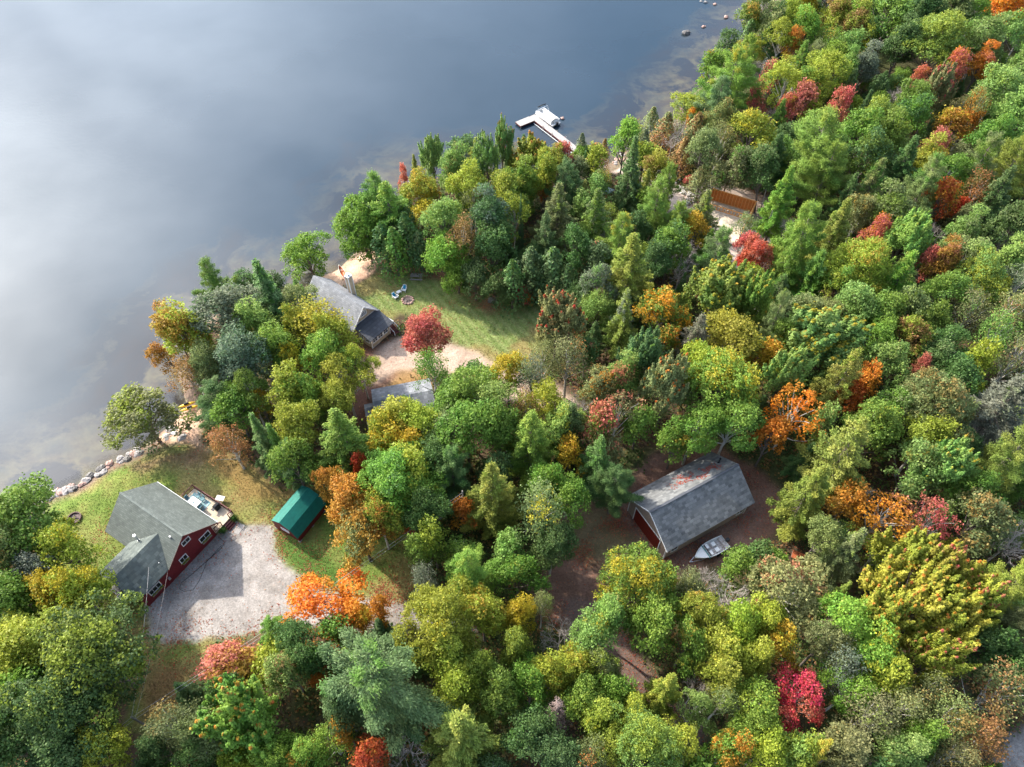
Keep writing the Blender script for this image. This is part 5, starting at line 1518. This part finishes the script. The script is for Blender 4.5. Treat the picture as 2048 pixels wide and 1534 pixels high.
# motor boat on its trailer beside the barn
def hull(name, L_, B_, D_, z, m, parent, n=9):
    st = []; prof = []
    for i in range(n):
        t = i / (n - 1); x = -L_/2 + L_ * t; w = B_/2 * (1 - max(0, (t - .45) / .55) ** 2.1) * (.92 + .08 * min(1, t * 4)) + .02
        k = z + D_ * .0 + .35 * D_ * max(0, (t - .5) / .5) ** 2
        sh_ = z + D_ * (1 + .18 * t * t)
        prof.append([(x, -w, sh_), (x, -w * .82, k + D_ * .35), (x, 0, k), (x, w * .82, k + D_ * .35), (x, w, sh_)])
    v = [p_ for r_ in prof for p_ in r_]; f = []
    for i in range(n - 1):
        for j in range(4): a = i*5 + j; f.append((a, a + 1, a + 6, a + 5))
    f.append((0, 1, 2, 3, 4)); o = MB().add(v, f).build(name, M[m], parent, True)
    return prof
mbp = (P(1388, 1117, 1.9) + P(1452, 1083, 1.9)) / 2; md = P(1388, 1117, 1.9) - P(1452, 1083, 1.9)
mo = empty('motor_boat', (mbp.x, mbp.y, 1.0), math.atan2(md.y, md.x), 'white open motor boat full of fallen leaves on a trailer beside the barn', 'boat')
pr_ = hull('hull', 5.0, 1.95, .75, .42, 'white_hull', mo)
b = MB(); rows = [[(p_[0][0], p_[0][1] * .9, p_[0][2] - .02), (p_[0][0], 0, p_[0][2] + (.06 if i > 5 else -.02)), (p_[0][0], -p_[0][1] * .9, p_[0][2] - .02)] for i, p_ in enumerate(pr_)]
fd_ = [r for r in rows[5:]]; v = [p_ for r in fd_ for p_ in r]; b.add(v, [(i*3 + j, i*3 + j + 1, i*3 + j + 4, i*3 + j + 3) for i in range(len(fd_) - 1) for j in range(2)]); b.build('foredeck', M['white_hull'], mo, True)
fl = [[(p_[0][0], p_[0][1] * .86, .80), (p_[0][0], -p_[0][1] * .86, .80)] for p_ in pr_[:7]]; v = [p_ for r in fl for p_ in r]
MB().add(v, [(i*2, i*2 + 1, i*2 + 3, i*2 + 2) for i in range(6)]).build('cockpit_floor', M['boatdeck'], mo)
b = MB()
for s in (0, -1):
    b.tube([p_[s] for p_ in pr_], .07, 6)
b.build('gunwale', M['white_hull'], mo)
MB().box(-2.35, -1.85, -.85, .85, .8, 1.12).build('stern_seat', M['boatdeck'], mo); MB().box(-1.05, -.5, .15, .7, .8, 1.2).build('seat', M['white_hull'], mo); MB().box(-1.05, -.5, -.7, -.15, .8, 1.2).build('seat', M['white_hull'], mo)
MB().box(.1, .45, .2, .8, .8, 1.4).box(.1, .45, -.8, -.2, .8, 1.4).build('console', M['white_hull'], mo)
MB().ob((.55, 0, 1.42), (.12, 0, .14), (0, .84, 0), (-.01, 0, .008)).build('windscreen', M['glass'], mo)
MB().tube([(.75, -.98, .75), (.8, -.95, 1.28), (.85, 0, 1.38), (.8, .95, 1.28), (.75, .98, .75)], .06, 6).build('strap', M['teal'], mo)
om = MB().box(-2.95, -2.5, -.2, .2, .95, 1.55).build('outboard_motor', M['black'], mo); MB().box(-2.85, -2.65, -.07, .07, .15, .95).build('shaft', M['black'], om)
tl = empty('boat_trailer', (mbp.x, mbp.y, 1.0), mo.rotation_euler.z, 'galvanised trailer under the white motor boat', 'trailer')
MB().bar((-2.3, -.6, .38), (1.6, -.5, .38), .09).bar((-2.3, .6, .38), (1.6, .5, .38), .09).bar((1.6, -.5, .38), (3.2, 0, .38), .08).bar((1.6, .5, .38), (3.2, 0, .38), .08).bar((-.9, -1.0, .3), (-.9, 1.0, .3), .08).build('chassis', M['metal'], tl)
for s in (-1, 1): MB().tube([(-.9, s*1.08, .3), (-.9, s*.9, .3)], .32, 14).build('wheel', M['black'], tl)
MB().tube([(3.0, 0, .0), (3.0, 0, .6)], .04, 8).build('jockey_stand', M['black'], tl)

# canoe and kayaks on the beaches
cn = empty('canoe', P(686, 548, .75), rad(117), 'orange wooden canoe lying on the pink sand by the cottage', 'canoe')
def canoe(parent, L_, B_, m1, m2, ribs=True):
    n = 11; P_ = []
    for i in range(n):
        t = i / (n - 1) * 2 - 1; w = B_/2 * (1 - abs(t) ** 2.2) + .01; sh_ = .34 + .16 * abs(t) ** 3
        P_.append([(t * L_/2, -w, sh_), (t * L_/2, -w * .85, .12), (t * L_/2, 0, .02 + .1 * abs(t) ** 4), (t * L_/2, w * .85, .12), (t * L_/2, w, sh_)])
    v = [p_ for r_ in P_ for p_ in r_]; MB().add(v, [(i*5 + j, i*5 + j + 1, i*5 + j + 6, i*5 + j + 5) for i in range(n - 1) for j in range(4)]).build('hull', M[m1], parent, True)
    b = MB()
    for s in (0, 4): b.tube([r_[s] for r_ in P_], .035, 5)
    b.build('gunwale', M['canvas'], parent)
    for x in (-L_*.25, L_*.2): MB().box(x - .1, x + .1, -B_*.38, B_*.38, .27, .3).build('thwart', M['weathered'], parent)
canoe(cn, 4.2, .85, 'orangeboat', 'darkred')
for (px, py, a, lb) in ((374, 810, 25, 'yellow kayak pulled up on the sand, the one closer to the water'), (380, 817, 22, 'yellow kayak pulled up on the sand, half under the dark pine')):
    kk = empty('kayak', P(px, py, .8), rad(a), lb, 'kayak', 'yellow kayaks on the beach')
    n = 9; R_ = [.03, .14, .24, .3, .32, .3, .24, .14, .03]
    o = MB().tube([(-1.5 + 3.0 * i / 8, 0, .2) for i in range(9)], R_, 10).build('hull', M['yellow'], kk, True); o.scale = (1, 1, .6)
    MB().tube([(-.35, 0, .36), (.35, 0, .36)], [.2, .2], 12).build('cockpit', M['black'], kk)

# ---- cottage garden furniture
w_ = 'white garden chairs by the fire ring'
chair('garden_chair', P(925*.2686+560, 378*.2686+480, 1.0), rad(-105), 'white slatted garden chair with a round blue cushion, nearer the picnic table', 'chair', w_, 'white', 'blue', True)
chair('garden_chair', P(862*.2686+560, 432*.2686+480, 1.0), rad(-40), 'white slatted garden chair with a blue cushion, nearer the cottage', 'chair', w_, 'white', 'blue', True)
t_ = empty('garden_table', P(886*.2686+560, 398*.2686+480, 1.0), rad(40), 'small white table between the two garden chairs', 'table')
MB().box(-.4, .4, -.3, .3, .42, .46).build('tabletop', M['white'], t_)
for sx in (-1, 1):
    for sy in (-1, 1): MB().box(sx*.33-.03, sx*.33+.03, sy*.23-.03, sy*.23+.03, 0, .42).build('leg', M['white'], t_)
def picnic(loc, rz, label, group=None):
    o = empty('picnic_table', loc, rz, label, 'picnic table', group); b = MB()
    for i in range(5): b.box(-1.1, 1.1, -.37 + i*.152, -.37 + i*.152 + .135, .70, .74)
    b.build('tabletop', M['weathered'], o)
    for s in (-1, 1):
        MB().box(-1.1, 1.1, s*.72 - .14, s*.72 + .14, .42, .46).build('bench', M['weathered'], o)
        b = MB(); x = s * .8; b.bar((x, -.7, 0), (x, -.25, .7), .05, .1); b.bar((x, .7, 0), (x, .25, .7), .05, .1); b.bar((x, -.8, .39), (x, .8, .39), .05, .09); b.build('leg_frame', M['weathered'], o)
    return o
picnic(P(834, 557, 1.0), rad(-4), 'grey weathered picnic table at the top of the striped lawn')
bx = empty('bench', P(773, 545, 1.0), rad(20), 'grey weathered bench under the cedars by the beach', 'bench'); b = MB()
for i in range(4): b.box(-.9, .9, -.3 + i*.16, -.17 + i*.16, .45, .49)
b.build('seat', M['weathered'], bx); MB().box(-.9, .9, .33, .37, .5, .95).build('backrest', M['weathered'], bx)
for s in (-1, 1): MB().box(s*.75 - .05, s*.75 + .05, -.28, .32, 0, .45).build('leg', M['weathered'], bx)
wp = empty('wood_pile', P(986, 603, 1.0), rad(-8), 'stack of grey boards at the edge of the trees beyond the lawn', 'wood pile')
b = MB()
for j in range(4):
    for i in range(5): b.box(-.85 + .05 * ((i + j) % 3), .85 - .06 * (i % 2), -.45 + i*.18, -.30 + i*.18, j*.14, j*.14 + .11)
b.build('boards', M['weathered'], wp)
def ring(loc, r, n, stone, mr, label, cat='fire ring', metal_ring=False):
    o = empty('fire_ring', loc, 0, label, cat)
    if metal_ring:
        m_ = MB(); k_ = 28; v = []; f = []
        for i in range(k_):
            a = 2*math.pi*i/k_
            for rr_, zz in ((r, 0), (r, .3), (r*.84, .3), (r*.84, 0)): v.append((math.cos(a)*rr_, math.sin(a)*rr_, zz))
        for i in range(k_):
            for j in range(3): a = i*4 + j; b_ = ((i+1) % k_)*4 + j; f.append((a, b_, b_ + 1, a + 1))
        m_.add(v, f).build('ring', M['rust'], o)
    else:
        for i in range(n):
            a = 2*math.pi*i/n + random.uniform(-.1, .1); MB().rock((math.cos(a)*r, math.sin(a)*r, .1), random.uniform(.17, .26), i, .8).build('stone', M[stone], o, True)
    MB().tube([(0, 0, .0), (0, 0, .07)], [r*.85, r*.8], 20).build('ash_bed', M['ash'], o)
    for k_ in range(3): a = k_*2.1; MB().tube([(math.cos(a)*r*.6, math.sin(a)*r*.6, .12), (-math.cos(a)*r*.35, -math.sin(a)*r*.35, .2)], .06, 7).build('log', M['bark'], o)
    return o
ring(P(816, 601, 1.0), .95, 13, 'rockpink', 0, 'ring of pinkish stones around a fire pit on the striped lawn')
ring(P(150, 1037, 1.0), .92, 0, '', 0, 'rusty round metal fire ring on the lawn beside the red house', metal_ring=True)

# ---- cables and poles
def wire(pts, r, label, m='wire', cat='cable', group=None, dash=False):
    b = MB(); b.tube(pts, r, 5); o = b.build('power_line' if cat == 'power line' else 'cable', M[m]); return tag(o, label, cat, group)
def sag(a, b, s, k=14):
    a, b = Vector(a), Vector(b); return [a.lerp(b, i/k) - Vector((0, 0, s * 4 * (i/k) * (1 - i/k))) for i in range(k + 1)]
def pole(loc, h, label, r=.13, lean=(0, 0), tr=False):
    o = empty('utility_pole', loc, 0, label, 'utility pole', 'utility poles in the woods')
    MB().tube([(0, 0, -.3), (lean[0], lean[1], h)], [r, r * .7], 10).build('shaft', M['weathered'], o)
    if tr:
        t_ = MB().tube([(.32, 0, h - 1.6), (.32, 0, h - .6)], .24, 12).build('transformer', M['metal'], o); MB().tube([(.32, 0, h - .6), (.32, 0, h - .4)], .05, 6).build('insulator', M['white'], t_)
    return o
p1b = P(262, 1434, 9.0); p1b.z = 1; p1h = 8.0
pole((p1b.x, p1b.y, 1), p1h, 'weathered utility pole with wires below the lawn of the red house')
p2 = P(925, 985, 10.6)
pole((p2.x, p2.y, 1), 10, 'utility pole hidden in the olive hemlock where the wires end')
q = P(1520, 492, 1.0); pole((q.x, q.y, 1), 8.5, 'utility pole with grey transformer rising from the red maple by the house frame', tr=True)
q = P(1516, 440, 1.0); pole((q.x, q.y, 1), 8, 'bare grey pole leaning beside the open timber house frame', r=.12, lean=(-.4, .2))
top1 = (p1b.x, p1b.y, 1 + p1h - .15); top2 = tuple(P(925, 985, 10.6)); far = P(90, 1545, 8)
for i, (dz, nm_) in enumerate(((0, 'upper'), (-.8, 'lower'))):
    wire(sag((top1[0], top1[1], top1[2] + dz), (top2[0], top2[1], top2[2] + dz), .9), .014, nm_ + ' overhead wire from the lawn pole to the hemlock', cat='power line', group='overhead wires', m='wire')
    wire(sag((top1[0], top1[1], top1[2] + dz), (far.x - 6, far.y - 6, 8 + dz), .4), .014, nm_ + ' overhead wire from the lawn pole toward the bottom corner', cat='power line', group='overhead wires', m='wire')
mtop = red.matrix_world @ Vector((.9, 8.4, ez + 1.6)); m2_ = red.matrix_world @ Vector((-.1, 7.1, 3.0))
wire(sag(mtop, top1, .5), .018, 'bright twisted service cable from the wing roof mast to the pole', cat='power line', group='service cables of the red house')
wire(sag(m2_, (top1[0] + .1, top1[1], top1[2] - .6), .5), .010, 'thin cable from the front wall of the red house to the pole', cat='power line', group='service cables of the red house')
cb_ = [(985,665),(1035,712),(1000,760),(900,850),(840,1000),(790,1075),(720,1085),(685,1065),(700,1020),(820,920),(930,820),(1010,730)]
wire([P(180 + x*.2607, 900 + y*.2607, 1.04) for x, y in cb_], .025, 'dark loop of cable lying on the gravel by the red house', 'cable')

# ---- small odds and ends seen through the trees
o = empty('board', P(1607, 1117, 1.15), rad(-28), 'orange board lying in the trees beyond the motor boat', 'board'); MB().box(-1.5, 1.5, -.6, .6, 0, .06).build('panel', M['orangeply'], o); MB().box(-1.5, -1.4, -.6, .6, -.15, 0).box(1.4, 1.5, -.6, .6, -.15, 0).build('batten', M['weathered'], o)
o = tag(MB().rock((0, 0, .3), 1.0, 4, .5).build('tarp_heap', M['tarp'], None, True), 'pale blue tarp heap at the foot of the red maple', 'tarp'); o.location = P(1507, 562, 1.0); o.scale = (1.5, 1.0, 1)
q = P(1203, 385, 1.0); o = tag(MB().rock((0, 0, .35), 1.3, 9, .45).build('tarp_heap', M['tarp'], None, True), 'pale tarp heap near the shore end of the dock', 'tarp'); o.location = q; o.scale = (1.6, 1, 1)
q = P(1480, 545, 1.0); o = empty('lumber_stack', (q.x, q.y, 1), rad(-35), 'stack of pale lumber on the ground beside the red maple', 'lumber'); b = MB()
for j in range(3):
    for i in range(6): b.box(-2.2, 2.2, -.5 + i*.17, -.36 + i*.17, j*.12, j*.12 + .09)
b.build('boards', M['sheathing'], o)
q = P(815, 362, .9); o = empty('rowing_boat', (q.x, q.y, .35), rad(10), 'small upturned white boat at the shore by the red bush', 'boat'); canoe(o, 2.6, 1.0, 'white_hull', 'white_hull')
q = P(1300 + 297/3.17, 150 + 85/3.17, .2); 

# ---- rocks
def rocks(pts, m, label, group, name='boulder', z=None):
    for i, (px, py, r) in enumerate(pts):
        zz = z if z is not None else .0; q = P(px, py, max(zz, 0)); g = ground_z(q.x, q.y)[0] if z is None else z
        q = P(px, py, max(g, -.1)); mm = m[i % len(m)] if isinstance(m, (list, tuple)) else m
        o = MB().rock((0, 0, r * .2), r, random.randint(0, 9999), .6).build(name, M[mm], None, False); o.location = q; o.rotation_euler = (0, 0, random.random() * 6)
        tag(o, label if isinstance(label, str) else label[i], 'rock', group)
rocks([(1372,67,1.0),(1407,54,.55),(1452,35,.65),(1430,9,.5),(1411,5,.5),(1402,3,.35)], ['rockdark','rockpink','rockpink','rockpink','rockmat','rockmat'],
      ['dark low rock breaking the lake surface, the one farthest from the forest', 'small pink rock in the lake between the dark rock and the trees', 'round brown boulder in the lake beside the forest edge', 'pink rock at the upper edge of the lake', 'grey rock beside the pink one at the upper edge of the lake', 'tiny grey rock at the very upper edge of the lake'], 'rocks in the lake', z=0.0)
rocks([(1125,237,.45),(974,297,.6),(1186,322,.9)], ['rockpink'], ['pale pink rock in the water behind the pontoon boat', 'pink rock in the water above the upright light green trees', 'pink boulder at the shore beside the dock'], 'pink rocks along the shore', z=0.05)
R2 = random.Random(5); rp = []
for i in range(95):
    t = R2.random() * 5; k_ = int(t); seg = [(78,1008),(110,988),(150,973),(200,945),(240,922),(280,905)]; a, b_ = seg[k_], seg[k_+1]; f = t - k_
    rp.append((a[0] + (b_[0]-a[0])*f + R2.uniform(-7, 7), a[1] + (b_[1]-a[1])*f + R2.uniform(-6, 6), R2.choice([.22, .3, .35, .45, .6])))
rocks(rp, ['rockmat', 'rockmat', 'rockdark', 'rockpink'], 'angular riprap stone in the rocky bank along the lawn of the red house', 'riprap stones along the lawn', 'riprap_stone')
rp = []
for i in range(26):
    t = R2.random() * 3; k_ = int(t); seg = [(1318,352),(1350,358),(1385,392),(1380,408)]; a, b_ = seg[k_], seg[k_+1]; f = t - k_
    rp.append((a[0] + (b_[0]-a[0])*f + R2.uniform(-9, 9), a[1] + (b_[1]-a[1])*f + R2.uniform(-5, 5), R2.choice([.3, .45, .7])))
rocks(rp, ['rockpale', 'rockmat'], 'pale boulder along the dirt path above the timber house frame', 'boulders along the path', 'boulder')
rp = [(350 + R2.uniform(-18, 22), 866 + R2.uniform(-10, 14), R2.choice([.25, .35, .5])) for i in range(14)] + [(365, 877, .6), (350, 868, .5)]
rocks(rp, ['rockmat', 'rockpale'], 'grey stone where the lawn meets the pink beach', 'stones above the beach', 'boulder')
rp = [(R2.uniform(1225, 1262), 330 - R2.uniform(0, 22), R2.choice([.25, .4])) for i in range(14)]
rocks(rp, ['rockmat', 'rockpink'], 'shore stone on the brown bank beside the dock', 'stones on the bank', 'boulder')
q = P(790, 418, 1.0)
